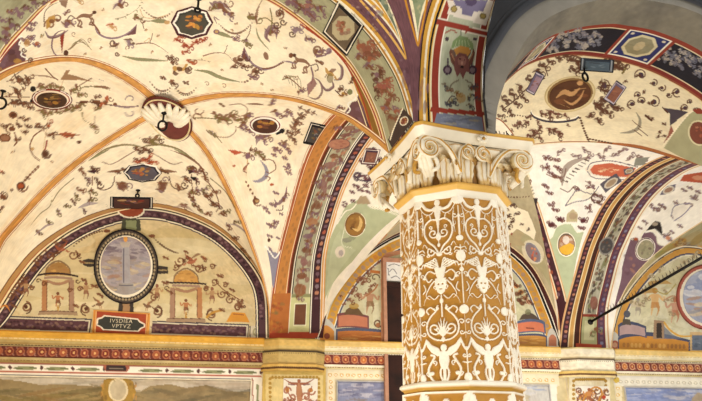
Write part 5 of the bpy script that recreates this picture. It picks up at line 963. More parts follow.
PP = clampl(ruled(oc2, top2, 40)); o = link('wall_court', grid_mesh('wall_court', PP, np.broadcast_to(C('26272b'), PP.shape).copy(), False), FRESCO); o['kind'] = 'structure'
# ================================================================= arch towards the viewer, and the near bay
S = Surf(ruled(Cle, Cri, 160), 'b9bda4'); S.grain(.07, 6, ('a09a78',), seed=20)
for a, b, c in ((0, .02, 'd8a440'), (.02, .05, 'f0e0b8'), (.05, .17, '953a2c'), (.17, .19, 'f0e8d8'), (.83, .85, 'f0e8d8'), (.85, .97, '953a2c'), (.97, 1, 'f0e0b8')): fr(S, a, b, c)
S.poly([(436, 18), (492, 33), (491, 37), (434, 23)], '953a2c'); S.stroke([(436, 18), (492, 32)], 1, 'f0e8d8'); S.stroke([(436, 24), (491, 38)], .8, 'f0e8d8')
S.poly([(447, 0), (449, 8), (447, 14), (486, 26), (489, 17), (494, 0)], 'e9ded0'); S.poly([(453, 0), (456, 6), (462, 8), (462, 14), (472, 16), (474, 11), (483, 12), (488, 0)], '7d7594'); S.ell(471, 1, 6, 5, '4a3a5a', 0, .8)
for x, y in ((454, 9), (483, 16)): S.ell(x, y, 3.4, 3.4, '8a7a4a'); S.ell(x, y, 2, 2, 'b09a5a')
for s_ in (-1, 1):
    S.stroke([(461+s_*4, 33), (461+s_*9, 30), (461+s_*16, 33)], 1.6, '953a2c', .9); S.stroke([(461+s_*5, 60), (461+s_*8, 52), (461+s_*10, 50)], 4.4, '5a3a34', .9, 2); S.stroke([(461+s_*6, 58), (461+s_*9, 50)], 2.6, '7a4a34', .9, 2)
    S.ell(461+s_*14, 39, 2, 2, '4a3a44'); S.ell(460+s_*12.5, 70, 4.6, 4.8, '3f2a3a'); S.ell(460+s_*12.5, 70, 2.6, 2.8, '7a6a70'); S.stroke([(460+s_*12, 58), (460+s_*12, 65)], 1.6, '3f2a3a'); S.stroke([(462+s_*3, 80), (462+s_*10, 84), (462+s_*14, 92)], 1.4, '6a5a4a', .8)
    for q in range(6): clump(S, 461+s_*R_.uniform(3, 17), R_.uniform(84, 106), 3.4, R_.choice(('4a4654', '6a5a4a', '8a7a4a')), R_.choice(('3a3a44', 'umber')))
S.poly([(451, 49), (453, 41), (459, 36), (467, 37), (473, 43), (474, 51), (468, 47), (458, 46)], '7f9464'); S.poly([(454, 49), (460, 46), (468, 47), (471, 51), (468, 56), (456, 55)], 'c08a44')
for k in range(5): S.stroke([(455+k*3.6, 47-.2*k), (457+k*2.6, 40)], .7, 'b8c49a', .8)
for s_ in (-1, 1): S.poly([(462+s_*4, 62), (462+s_*9, 56), (462+s_*11.5, 48), (462+s_*13, 53), (462+s_*11, 62), (462+s_*7, 68)], '6a4438'); S.stroke([(462+s_*6, 63), (462+s_*11, 53)], 1, 'a5785a')
S.poly([(455, 57), (459, 53), (466, 54), (469, 59), (469, 66), (470, 73), (466, 72), (463, 79), (460, 73), (457, 77), (454, 68)], '7a4c48'); S.ell(462, 61, 4.4, 5, '9a6a60'); S.stroke([(459, 59), (461, 59.4)], 1, '3a2020'); S.stroke([(464, 59.6), (466, 59.4)], 1, '3a2020'); S.ell(462, 63, 1, 2, 'c09080'); S.ell(462, 67, 1.8, 1.3, '2a1a1a'); S.stroke([(461, 30), (461, 36)], 1, '6a6a5a')
S.ell(461, 98, 5, 5, 'b08a4a', 0, .7); S.stroke([(446, 104), (452, 96), (458, 100)], 1.2, '5a4a44')
S.poly([(431, 107), (485, 112), (486, 116), (430, 112)], '953a2c'); S.poly([(437, 113), (482, 117), (484, 132), (434, 124)], '7a8094'); cloudy(S, 460, 121, 18, 5, ('5a6070', '9aa0a8', 'a59a80'), 14, 3)
arch_obj(S, 'arch band with red frames and a bearded mask on green, above the column'); AC = S
S = Surf(web(Lnear, gNN, gCN, 160), '6f4a50'); S.grain(.22, 7, ('a07a6a',), seed=21)
S.edge('j0', 0, .02, 'f0e6cc'); S.edge('j0', .02, .05, 'c9973c'); S.edge('j0', .16, .175, 'f0e6cc'); S.edge('j0', .175, .20, 'd8a440'); S.edge('j0', .2, .215, 'f0e6cc')
S.poly([(352, -20), (406, 59), (392, 0), (390, -20)], 'd09a3e'); S.poly([(362, -20), (403, 50), (389, 0), (384, -20)], 'f0e4c0'); S.poly([(366, -18), (400, 40), (386, 0), (380, -20)], '6e7a64'); cloudy(S, 385, 8, 8, 10, ('9aa08a', '4a5a4a', 'c0b890'), 10, 2)
S.stroke([(360, 0), (376, 18), (392, 38), (406, 59)], 2.2, 'e0b060'); S.stroke([(395, -5), (399, 15), (403, 35), (407, 59)], 2.2, 'd09a3e'); S.stroke([(393, 0), (397, 20), (402, 38)], 1, 'f4ecd8')
cloudy(S, 405, 90, 8, 25, ('7a5660', '54363f', '8a6a70'), 16, 3, .4); cloudy(S, 372, 12, 8, 8, ('8a7080', '5a4050'), 10, 3, .5)
for k in range(160): 
    q = rr.random(); S.ell(350+rr.uniform(0, 80), rr.uniform(-4, 118), rr.uniform(.8, 1.6), rr.uniform(.8, 1.6), rr.choice(('8a6a70', '4a2c36', 'a58a80')), 0, .5)
ceiling(S); BN1 = S
S = Surf(web(Cle, gCN, gCN2, 160), '6f4a50'); S.grain(.22, 7, ('a07a6a',), seed=22)
S.edge('j0', 0, .016, '171114'); S.edge('j0', .016, .032, 'd8a440'); S.edge('j0', .032, .05, 'f0e6cc'); S.edge('j0', .05, .08, 'c9973c'); S.edge('j0', .08, .09, '2a1a14')
S.poly([(404, -20), (418, 46), (429, 0), (432, -20)], 'f0e4c0'); S.poly([(408, -20), (418, 34), (425, 0), (427, -20)], '8a9474'); S.stroke([(404, -5), (411, 22), (418, 46)], 2, 'c98a2e'); S.stroke([(428, -5), (423, 22), (418, 46)], 2, 'c98a2e'); cloudy(S, 416, 6, 5, 8, ('6a7a5a', 'c0b890'), 8, 2)
cloudy(S, 423, 90, 6, 25, ('7a5660', '54363f', '8a6a70'), 12, 3, .4)
ceiling(S); BN2 = S
# ================================================================= the back wall
def hz(x, y, off=0.0): return float(at_wall(x, y, off)[2])
def sx(x, y=345): return float(at_wall(x, y)@WD)
def wall_surf(s0, s1, h0, h1, off, ni, nj, base):
    a = np.stack([wpt(s, h1, off) for s in np.linspace(s0, s1, ni)]); b = np.stack([wpt(s, h0, off) for s in np.linspace(s0, s1, ni)])
    return Surf(ruled(a, b, nj), base)
HB = 1.17+EYE
# ---- lunettes
def lunette(curve, A, B, off, base, ni):
    c = resample(curve, ni); sA = float(A@WD); sB = float(B@WD)
    top = np.stack([wpt(float(p@WD), p[2], off) for p in c]); bot = np.stack([wpt(float(p@WD), min(HB, p[2]), off) for p in c])
    return Surf(ruled(top, bot, 200), base)
def lun_border(S, rows):
    for d0, d1, c in rows: S.edge('q', d0, d1, c)
def curve_px(curve, n=60): return proj(resample(curve, n))
def inset(curve, d):
    T = np.gradient(curve, axis=0); T /= np.linalg.norm(T, axis=1)[:, None]; nn = np.cross(T, WN); nn *= np.sign(nn[len(nn)//2, 2])
    return curve-nn*d
def arcs(S, curve, rows):
    for d, w, c in rows:
        p = proj(resample(inset(curve, d), 90)); S.stroke(p, w, c, 1, 0, False)
S = lunette(lun1, W01, W11, .0, 'd6c194', 560); S.grain(.12, 7, ('c09858',), seed=31)
cloudy(S, 125, 280, 130, 55, ('dccda4', 'c4b07c', 'e0d4b0', 'bba672'), 60, 5, .35)
L1 = S
def hband(S, x0, x1, ha, hb, c):
    s = S.P@WD; m = (s >= sx(x0, 325)) & (s <= sx(x1, 325)) & (S.P[..., 2] >= min(ha, hb)) & (S.P[..., 2] <= max(ha, hb)); S.col[m] = C(c)
for x0, x1 in ((-60, 91), (152, 249)):
    T_, Bm = hz(60, 317.6), hz(60, 332.5)
    hband(S, x0, x1, T_, Bm, '4a4248'); hband(S, x0, x1-1.2, T_-.016, Bm, 'd8ccb0'); hband(S, x0, x1-2.6, T_-.03, Bm+.022, '5a3a40')
    for k in range(60): x = max(x0, -12)+(x1-max(x0, -12)-5)*k/59; S.ell(x, 325.4+.034*(x-60)+R_.uniform(-3.4, 3.4), 1.5, 1.2, R_.choice(('7a5a5e', '8a6a5a', '3a2228')), 0, .7)
S.poly([(250, 326), (263, 326.5), (264, 338), (250, 337.5)], 'd8ccb0'); S.ell(257, 332, 4.6, 4.4, 'a8a07c'); S.ell(257, 332, 2.8, 2.8, 'd0c8a4'); S.stroke([(250, 326), (250, 338)], 1, '4a4248')
arcs(S, lun1, [(.01, 1.2, '171114'), (.03, 1.2, 'f0e6cc'), (.045, 1, '171114'), (.085, 7.2, '54383e'), (.128, 1, '171114'), (.142, 1.1, 'f0e6cc'), (.157, 1.1, '4a4248')])
pp = proj(resample(inset(lun1, .085), 150))
for k in range(2, 148):
    if pp[k, 1] < 322: S.ell(pp[k, 0]+R_.uniform(-1.4, 1.4), pp[k, 1]+R_.uniform(-1.6, 1.6), 1.5, 1.3, R_.choice(('7a5a60', '8a6a6a', '33202a')), 0, .75)
# temples, putti, griffins and scrolls
def temple(cx, top, w, bot, f=1, roof='c08a3c'):
    S.stroke([(cx-w*.62, top+12), (cx-w*.52, top+3), (cx, top-3), (cx+w*.52, top+3), (cx+w*.62, top+12)], 1.6, '6a4426', .8)
    S.poly([(cx-w*.62, top+12), (cx-w*.55, top+5), (cx-w*.3, top), (cx, top-2), (cx+w*.3, top), (cx+w*.55, top+5), (cx+w*.62, top+12)], roof, .9); cloudy(S, cx, top+6, w*.4, 5, ('d8a860', '9a6a3a', 'a5704a'), 8, 3, .5)
    S.stroke([(cx-w*1.02, top+11.4), (cx+w*1.02, top+12.6)], 1.8, '3a2a28', 1, 0, False); S.stroke([(cx-w*.7, top+14), (cx+w*.72, top+15)], 2.4, '9a7a6a', .9, 0, False)
    S.stroke([(cx-w*.55, top+17), (cx, top+20), (cx+w*.55, top+17)], 3, '9a6a54', .8)
    for s_ in (-1, 1):
        S.poly([(cx+s_*w*.55, top+16), (cx+s_*w*.8, top+16), (cx+s_*w*.82, bot-3), (cx+s_*w*.55, bot-3)], 'b0764a' if s_*f < 0 else 'a07a64', .92); S.stroke([(cx+s_*w*.56, top+18), (cx+s_*w*.56, bot-4)], 1, '7a5038', .8)
        curl(S, cx+s_*w*.98, top+17, 2.2, 0, 1, s_, .8, 'brown')
    S.poly([(cx-w*.95, bot-3), (cx+w*.95, bot-2.4), (cx+w, bot+1.6), (cx-w, bot+1)], 'a08468', .95); S.stroke([(cx-w*.95, bot-2.6), (cx+w*.95, bot-2)], .8, '6a4a3a')
    figure(S, cx, bot-6, 16, 'b5784e', 'umber'); S.stroke([(cx, bot-9), (cx, bot-3)], 1.6, 'ochre')
temple(58, 264, 20, 314, 1, '9f7238'); temple(186, 271.5, 20, 321, -1, 'c48f42')
for x, y, f in ((26, 299, 1), (86, 301, -1), (157, 303, 1), (212, 306, -1)):
    figure(S, x, y-2, 17, 'b08a62', '8a5a44', f); curl(S, x, y+8, 4.6, -90, 1.2, f, 1.4, 'umber'); curl(S, x, y+8, 5.6, 90, .8, -f, 1, 'brown'); S.ell(x, y+8, 1.8, 1.8, 'brown')
for x, y, f in ((60, 249, 1), (192, 262, -1)):
    bird(S, x, y, 6, -f, 'a5583c', 'umber', 0); S.poly([(x-2, y-2), (x-9*f, y-8), (x-5*f, y-9), (x, y-5)], 'umber', .8); S.poly([(x+2, y-2), (x+8*f, y-9), (x+5*f, y-2)], 'a5583c', .8); S.stroke([(x, y+3), (x-8*f, y+6), (x-6*f, y+9)], 1.4, 'umber')
for x, y, f in ((100, 304, 1), (147, 306, -1)): bird(S, x, y, 5, f, '6e4630', 'a5704a'); S.poly([(x-5*f, y-3), (x-8*f, y-8), (x, y-2)], 'umber', .8)
for x, y, r in ((50, 256, 4), (73, 255, 4.4), (39, 257, 2.6), (180, 261, 4.4), (199, 268, 4), (212, 266, 2.4), (16, 286, 4), (10, 296, 3.4), (22, 280, 3.6), (33, 269, 2.4), (96, 272, 2.2), (222, 294, 3.6), (230, 300, 3.4), (238, 307, 3.6), (225, 285, 2.4), (238, 308, 3), (44, 284, 2.4), (70, 290, 2), (176, 267, 3), (154, 298, 3), (80, 289, 2.4), (206, 288, 2), (214, 282, 3), (32, 288, 2)): curl(S, x, y, r, x*9, 1.3, 1 if x % 2 else -1, 1.1, 'umber'); clump(S, x+r, y-1, r*.7, 'umber', 'brown')
for a in (((107, 231), (74, 246), 4), ((152, 236), (178, 253), -3)): garland(S, *a[0], *a[1], a[2]*-1 if a[0][0] < 120 else 3, 14, 1.2, 'brown'); S.ell(*a[0], 3.4, 1.8, 'umber')
S.stroke([(12, 290), (20, 280), (25, 274)], 1, 'umber'); S.stroke([(20, 300), (14, 292), (4, 288)], 1, 'umber'); S.stroke([(216, 282), (224, 290), (240, 300)], 1, 'umber'); S.stroke([(206, 318), (212, 313), (222, 310)], 2.4, 'ochre'); S.stroke([(4, 310), (12, 302)], 1, 'umber')
S.poly([(-4, 305), (7, 305), (11, 314), (-6, 314)], 'd0883a'); S.poly([(232, 312), (245, 313), (250, 322.6), (226, 322)], 'd09038'); S.stroke([(233, 314), (244, 315)], 1, '9a5a30'); S.stroke([(-2, 307), (6, 307)], 1, '9a5a30')
S.ell(131, 210, 14, 8.5, 'f0e6cc'); S.ell(131, 209.6, 12.4, 7.4, '9a4a30'); cloudy(S, 131, 208, 7, 3, ('b0603c', '7a3828', '5a6a4a'), 8, 3); S.poly([(122, 219), (140, 219), (141, 231), (121, 231)], '4a4a3a'); S.poly([(126, 220.5), (136.4, 220.5), (136.4, 230), (126, 230)], '8a9068')
for x, y in ((90, 263), (161, 270)): S.poly([(x-7, y-3), (x-2, y-4.4), (x+7, y-3), (x+7, y+3.6), (x-2, y+4), (x-7, y+2)], '3f3630'); S.stroke([(x-6, y), (x+6, y+.4)], 1.4, 'a08a60')
S.poly([(119, 300), (133, 300), (134, 314), (118, 314)], '3f3630'); S.poly([(123, 302), (129.6, 302), (130, 313), (122.6, 313)], 'a5805a')
for x, y, r, c in ((8, 288, 3, 'umber'), (20, 292, 2.6, 'brown'), (36, 262, 2.6, 'umber'), (44, 250, 2.4, 'rust'), (82, 262, 2.4, 'umber'), (84, 280, 2.4, 'brown'), (94, 286, 2.6, 'umber'), (76, 306, 2.4, 'umber'), (14, 306, 2.4, 'brown'), (165, 283, 2.6, 'umber'), (170, 292, 2.4, 'brown'), (166, 258, 2.4, 'umber'), (204, 258, 2.6, 'rust'), (220, 276, 2.6, 'umber'), (232, 290, 2.4, 'umber'), (240, 302, 2.6, 'brown'), (222, 310, 2.4, 'umber'), (100, 295, 2.6, 'umber'), (150, 292, 2.4, 'brown'), (64, 240, 2, 'umber'), (186, 252, 2, 'umber')): knot(S, x, y, r, c=c, c2='umber')
o = S.build('lunette_fresco'); tag(o, 'large painted lunette with two small temples on yellow ground, at the left', 'fresco')
def l1oval(P_):
    P_.ell(126, 266, 26, 32, 'a89ea0', 0, 1, 40)
    for q in range(150):
        y = 266+R_.uniform(-30, 30); w_ = R_.uniform(2, 7); P_.ell(126+R_.uniform(-24, 24), y, w_, w_*.3, R_.choice(('8a8090', '7a6c78', 'b8b0b4', '6a5c66', '9a9098') if y < 258 else ('b8a488', 'c9b896', '9a8878', 'a5806a', '8c8890')), R_.uniform(-15, 15), .6, 10); cloudy(P_, 128, 291, 14, 4, ('9a9c98', '7a8088'), 8, 3, .6)
    P_.poly([(122.6, 246), (129, 246), (130, 284), (122, 284)], 'a8a4a8'); P_.stroke([(123.6, 248), (123.6, 283)], 1.3, '6a6674', .9, 0, False); P_.poly([(119.6, 242.5), (131, 242.5), (129, 247), (122, 247)], 'b8aca0'); P_.poly([(118.6, 283), (133, 283), (135, 294), (117, 294)], 'a39c98'); P_.stroke([(119, 285), (133, 285)], 1, '6a6670'); P_.ell(125.6, 238.6, 2, 3.4, 'e0a050')
def beads(F_, x, y, rx, ry, n, c):
    for k in range(n): a = 2*PI*k/n; F_.ell(x+rx*math.cos(a), y+ry*math.sin(a), 1.1, 1.3, c)
def oval_big(name, label, S, x, y, rx, ry, cols, inner, draw):
    return plaque(name, label, 'medallion', S, x, y, rx, ry, 0, 'oval', cols, '9a94a0', inner, draw, .03, 110)
plaque('oval_medallion', 'large upright oval picture of a pillar in a dark frame, inside the left lunette', 'medallion', L1, 126, 266.5, 32.5, 37.5, 0, 'oval', ('171114', '4a4038', '5a4c40', '171114', 'efe4cc'), '9a94a0', .78, l1oval, .03, 120, fdraw=lambda F_: beads(F_, 126, 266.5, 28.6, 33.2, 56, 'a08f70'))
def tab(P_):
    P_.poly([(97.5, 318), (101.5, 317.2), (104, 315), (138, 318.5), (140, 321), (145, 323.6), (145.4, 327), (141, 329), (138.6, 332), (103, 330.2), (100.6, 327.6), (96.4, 325.6), (96.2, 321)], 'e8d8c0')
    P_.poly([(98.6, 319.4), (102.2, 318.4), (104.8, 316.4), (137.4, 319.8), (139.4, 322.4), (143.8, 324.6), (143.9, 326.4), (140, 328), (137.8, 330.7), (103.8, 329), (101.6, 326.6), (97.6, 324.6)], '3a3a34')
def tab2(P_): P_.col[:] = C('a5492c'); tab(P_)
plaque('inscription_tablet', 'dark tablet lettered in two lines within an orange frame, under the large oval picture', 'tablet', L1, 121.2, 323.6, 28.5, 12, 3.4, 'rect', ('e0a050', 'c07a34', 'e0a86a'), 'a5492c', .88, tab2, .02, 110, 'field')
TABLET = [o for o in bpy.data.objects if o.get('category') == 'tablet'][0]
def lettering(txt, xpx, ypx, size, root):
    cu = bpy.data.curves.new('lettering', 'FONT'); cu.body = txt; cu.size = size; cu.align_x = 'CENTER'; cu.extrude = .002; cu.space_character = 1.15
    tmp = bpy.data.objects.new('t', cu); COL.objects.link(tmp); dg = bpy.context.evaluated_depsgraph_get(); me = bpy.data.meshes.new_from_object(tmp.evaluated_get(dg)); bpy.data.objects.remove(tmp)
    me.name = 'lettering'; p = at_wall(xpx, ypx, .032); from mathutils import Matrix
    M = Matrix(((WD[0], 0, -WN[0], p[0]), (WD[1], 0, -WN[1], p[1]), (0, 1, 0, p[2]), (0, 0, 0, 1))); me.transform(M)
    me.materials.clear(); return link('lettering', me, flat_mat('letter_cream', 'c9bca0', .7), root)
_t = 0; lettering('IVSDIEA', 121, 322.8, .066, TABLET); lettering('VPTVZ', 121, 328.0, .066, TABLET)
# ---- middle lunette, partly behind the column
S = lunette(lun2, W12, W22, .0, 'ccc8a4', 560); S.grain(.1, 7, ('b09a68',), seed=32); L2 = S
cloudy(S, 360, 290, 20, 40, ('d8d2b4', 'b8ac84', 'c0b48c'), 24, 5, .4); cloudy(S, 525, 290, 18, 30, ('d0cab0', 'b8ac84'), 14, 5, .4)
arcs(S, lun2, [(.008, 1.4, '171114'), (.03, 1.4, 'f0e6cc'), (.10, 8.6, 'd09a3c'), (.165, 1.2, 'f0e6cc'), (.18, 1.6, '4a5068'), (.197, 1.2, 'c9c4b0')])
pp = proj(resample(inset(lun2, .10), 64))
for k in range(2, 62): S.ell(pp[k, 0], pp[k, 1], 2.5, 2.1, R_.choice(('b0906a', 'a08a80', 'c07a3a')), 30, .8)
S.poly([(318, 329), (336, 329), (336, 341), (318, 341)], 'c4c0b4'); S.poly([(320, 331), (334, 331), (334, 340.5), (320, 340.5)], 'c98a44'); S.ell(327, 336, 3, 3, '8a4a34')
S.poly([(336, 329), (392, 331), (392, 343), (336, 342)], '55586a'); S.poly([(337.6, 331.6), (391, 333.4), (391, 342.6), (337.6, 341.4)], 'b5703a'); cloudy(S, 362, 337, 22, 3, ('c98a4a', 'a05a34', 'd8a860'), 14, 3)
S.poly([(337, 314), (369, 316), (369, 329), (337, 328)], '7a4a4a'); S.poly([(338.6, 316), (367.4, 317.8), (367.4, 327.4), (338.6, 326.6)], 'c07a5c'); S.poly([(344, 315), (346, 310), (350, 307), (358, 308), (362, 313), (364, 316)], '6a5238'); S.ell(354, 306, 5, 3, 'b08a3a', 0, .8)
for x, y, r in ((361, 279, 5), (364, 282, 4), (352, 292, 4), (358, 296, 3.6), (350, 300, 3.4), (344, 304, 2.4), (366, 294, 2.4), (372, 286, 3), (372, 268, 2.4), (378, 263, 2.4), (368, 272, 3), (341, 296, 2), (354, 286, 2)): clump(S, x, y, r, '8a5a44', 'umber')
figure(S, 370, 314, 26, 'b58a6a', '8a6a4a'); S.stroke([(366, 296), (374, 290), (378, 284)], 1.6, 'a5704a'); S.poly([(370, 270), (380, 271), (380, 274), (370, 273)], 'b5703a'); curl(S, 378, 323, 4, 0, 1.3, 1, 1.2, 'brown'); S.ell(378, 325, 2.4, 2.4, 'a5704a'); curl(S, 375, 278, 4, 0, .8, -1, .8, 'brown')
S.poly([(381, 258), (386, 253), (402, 250), (402, 254), (387, 258), (386, 345), (381, 345)], 'c08a68'); S.stroke([(385.6, 258), (386.4, 345)], 1.4, '7a3e30')
S.poly([(516, 321.6), (545, 322.4), (546, 334), (516, 334)], '5a6480'); S.poly([(517, 323.6), (543.4, 324.4), (544.4, 332.6), (517, 332.4)], 'd07a5a'); S.stroke([(526, 328), (534, 328.6)], 1.4, '8a4a3a'); S.poly([(519, 320), (522, 315), (529, 312), (535, 315), (540, 320.6)], '5a4c40'); S.ell(528, 312, 3, 3, '7a7a5a', 0, .8)
S.poly([(513, 335), (547, 336), (547, 347.5), (513, 347)], '4a5068'); S.poly([(513, 336.6), (546, 337.4), (546, 346.8), (513, 346.2)], 'c08a44'); cloudy(S, 530, 341, 14, 3, ('d8a860', 'a5704a'), 12, 3); S.poly([(547, 336), (558, 336.4), (558, 348), (547, 347.6)], 'c9c4b8'); S.poly([(548.6, 338), (556.4, 338), (556.6, 346.4), (548.6, 346)], 'b8785a')
for x, y, c in ((516, 286, 'c87a3a'), (521, 292, 'b5763a'), (517, 294, 'umber'), (525, 298, 'a5704a'), (522, 303, 'umber'), (529, 302, 'c08a6a'), (512, 282, 'umber'), (519, 300, 'brown')): S.ell(x, y, 3, 2.4, c, 30, .85); clump(S, x+1, y, 2.6, 'umber', 'brown')
o = S.build('lunette_fresco'); tag(o, 'painted lunette with an orange border, half hidden behind the column', 'fresco')
# ---- right lunette
S = lunette(lun3, W23, W33, .0, 'd6d0b0', 460); S.grain(.1, 7, ('b8a070',), seed=33); L3 = S
cloudy(S, 655, 295, 40, 35, ('e0dcc4', 'c4ba92', 'd0c8a0'), 30, 5, .45)
arcs(S, lun3, [(.01, 1.4, 'f0e6cc'), (.03, 1, '4a3a3a'), (.085, 6, 'cf9a4a'), (.13, 1.6, '4a5068'), (.15, 1.2, 'e8e0cc')])
S.poly([(610, 337), (620, 338), (620, 352), (610, 351)], 'c4c0b4'); S.ell(615, 345, 4, 4.6, 'a5604a'); S.ell(615, 345, 2.4, 2.6, 'c99a7a')
S.poly([(618, 337.6), (690, 340), (690, 353), (618, 351.4)], '4a5068'); S.poly([(619, 340), (688.6, 342), (688.6, 351.4), (619, 350)], 'c98c3c'); S.poly([(690, 332), (712, 333), (712, 353), (690, 352.6)], 'd0b080'); S.poly([(692, 335), (712, 336), (712, 351), (692, 350)], '6a7484'); cloudy(S, 702, 343, 8, 5, ('8a94a0', '4a5464'), 8, 3)
for k in range(16): S.ell(624+4*k, 345+.1*k, 1.5, 2.4, R_.choice(('a5703a', 'e0b060', '9a6a3a')), 0, .8)
S.poly([(618, 325), (646, 326.4), (647, 338), (618, 337)], '4a5068'); S.poly([(619.6, 327), (644.8, 328.2), (645.4, 336.6), (619.6, 335.8)], 'b59a98'); S.poly([(622, 325), (623, 319), (630, 319.6), (631, 325.4)], '5a5248'); S.ell(627, 314, 3.4, 3.6, '5a5a64'); S.poly([(654, 320), (664, 321), (665, 339), (653, 339)], 'a08468'); S.poly([(656.6, 323), (661.6, 323), (662, 338), (656.4, 338)], '3f342c')
S.stroke([(664, 322), (670, 330), (680, 336), (692, 336)], 2, 'd8a850'); S.poly([(664, 326), (672, 334), (682, 339), (664, 339)], '6a7080', .8)
figure(S, 655, 316, 28, 'd8b07a', 'c08a50'); figure(S, 675, 323, 26, 'c89a80', 'b5785a'); figure(S, 638, 316, 18, 'c9bca8', 'a59a8a', -1); S.poly([(648, 282), (666, 280), (672, 284), (650, 286)], 'b58a44', .85); S.poly([(640, 290), (656, 288), (656, 293), (642, 294)], 'b58a44', .8)
for x, y, r in ((632, 302, 4), (640, 305, 4), (645, 298, 4), (668, 300, 4), (670, 312, 4), (664, 290, 3.4), (650, 276, 3), (660, 270, 3), (680, 268, 3.4), (684, 262, 4), (694, 256, 4)): clump(S, x, y, r, 'c9b898', '9a8a6a', 0); 
S.stroke([(655, 290), (666, 294), (676, 284)], 1.2, 'b0a060'); S.stroke([(664, 300), (674, 296), (680, 304)], 1.2, 'b58a6a')
o = S.build('lunette_fresco'); tag(o, 'pale painted lunette at the right edge, crossed by the slanting rod', 'fresco')
plaque('oval_medallion', 'large oval of cloudy blue sky in a red rim, cut by the right edge', 'medallion', L3, 707, 297, 31, 33, 0, 'oval', ('7a3a30', 'a5584a', 'a5584a', 'e8ddc8'), 'a3a8bc', .84,
       lambda P_: (cloudy(P_, 707, 285, 24, 14, ('8a94b4', 'b8bccc', 'd8d8dc'), 22, 3, .7), cloudy(P_, 707, 308, 22, 12, ('c9a878', 'b08a6a', 'd8c4a0', '8a94a8'), 20, 5, .7)), .03, 90)
# ---- entablature running along the wall
PROF = [(o_, hz(60, y_, o_)) for o_, y_ in ((.095, 331.6), (.10, 333), (.10, 338.4), (.09, 341), (.085, 343.5), (.075, 345.2), (.065, 346), (.04, 346.6), (.035, 347.4), (.03, 357), (.05, 358), (.045, 360.4), (.025, 362), (.015, 363.6))]
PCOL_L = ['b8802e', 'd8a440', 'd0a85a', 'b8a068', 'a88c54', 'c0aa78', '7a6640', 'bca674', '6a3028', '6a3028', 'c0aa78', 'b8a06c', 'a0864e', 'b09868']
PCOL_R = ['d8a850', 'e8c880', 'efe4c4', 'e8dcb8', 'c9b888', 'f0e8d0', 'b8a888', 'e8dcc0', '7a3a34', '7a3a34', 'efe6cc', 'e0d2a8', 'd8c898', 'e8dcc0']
def prof_surf(s0, s1, prof, cols, ni, nj, adv=0.0, base='stone'):
    q = resample(np.array(prof), nj); pr = np.array(prof); d = np.r_[0, np.cumsum(np.linalg.norm(np.diff(pr, axis=0), axis=1))]; t = np.linspace(0, d[-1], nj)
    ss = np.linspace(s0, s1, ni); P = np.stack([[wpt(s, h, o_+adv) for o_, h in q] for s in ss]); S = Surf(P, base)
    idx = np.clip(np.searchsorted(d, t, side='right')-1, 0, len(cols)-1)
    for j in range(nj): S.col[:, j] = C(cols[idx[j]])
    return S, t, d
def entab(name, s0, s1, cols, ring, rc, n):
    S, t, d = prof_surf(s0, s1, PROF, cols, int((s1-s0)*95), 90)
    L = (s1-s0)
    j0 = np.searchsorted(t, d[8]); j1 = np.searchsorted(t, d[9]); jm = (j0+j1)/2; kpm = S.ni/L
    for q in range(int(L/.0575)):
        i = (s0*0+q*.0575)*kpm; S.fill(np.array([(i, j0+1), (i+.012*kpm, j0+1), (i+.05*kpm, j1-1), (i+.036*kpm, j1-1)]), 'c0907a', .6)
    k = 0; x = s0+.05; tt = np.linspace(0, 2*PI, 13)[:-1]
    while x < s1-.04:
        i = (x-s0)*kpm; 
        S.fill(np.stack([i+.046*kpm*np.cos(tt), jm+(j1-j0)*.44*np.sin(tt)], -1), ring); S.fill(np.stack([i+.034*kpm*np.cos(tt), jm+(j1-j0)*.32*np.sin(tt)], -1), rc[k % len(rc)]); S.fill(np.stack([i+.014*kpm*np.cos(tt), jm+(j1-j0)*.14*np.sin(tt)], -1), 'e0b070')
        x += .115; k += 1
    for jj, step, c, w in ((np.searchsorted(t, d[5])+1, .035, '4a3a24', .016), (np.searchsorted(t, d[2])+1, .026, 'e0c890', .012), (np.searchsorted(t, d[11])+1, .03, '8a7040', .012)):
        x = s0
        while x < s1:
            i = int((x-s0)*kpm); S.col[max(0, i):int(i+w*kpm)+1, jj:jj+3] = C(c); x += step
    S.grain(.08, 5, ('c9a870',), seed=n); o = S.build(name); o['kind'] = 'structure'; return S
sL0, sL1, sR0, sR1 = sx(262, 345), sx(325, 345), sx(556, 352), sx(612, 352)
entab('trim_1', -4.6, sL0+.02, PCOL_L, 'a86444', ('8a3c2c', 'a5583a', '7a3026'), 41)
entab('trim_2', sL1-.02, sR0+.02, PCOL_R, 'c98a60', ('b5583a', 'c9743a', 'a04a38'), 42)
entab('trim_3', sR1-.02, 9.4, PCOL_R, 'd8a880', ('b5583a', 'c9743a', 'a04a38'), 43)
o = link('wall_back', grid_mesh('wall_back', ruled(np.stack([wpt(s, 6.2, -.03) for s in np.linspace(-5.5, 9.8, 30)]), np.stack([wpt(s, 0, -.03) for s in np.linspace(-5.5, 9.8, 30)]), 8), np.broadcast_to(C('a58a60'), (30, 8, 3)).copy()), FRESCO); o['kind'] = 'structure'
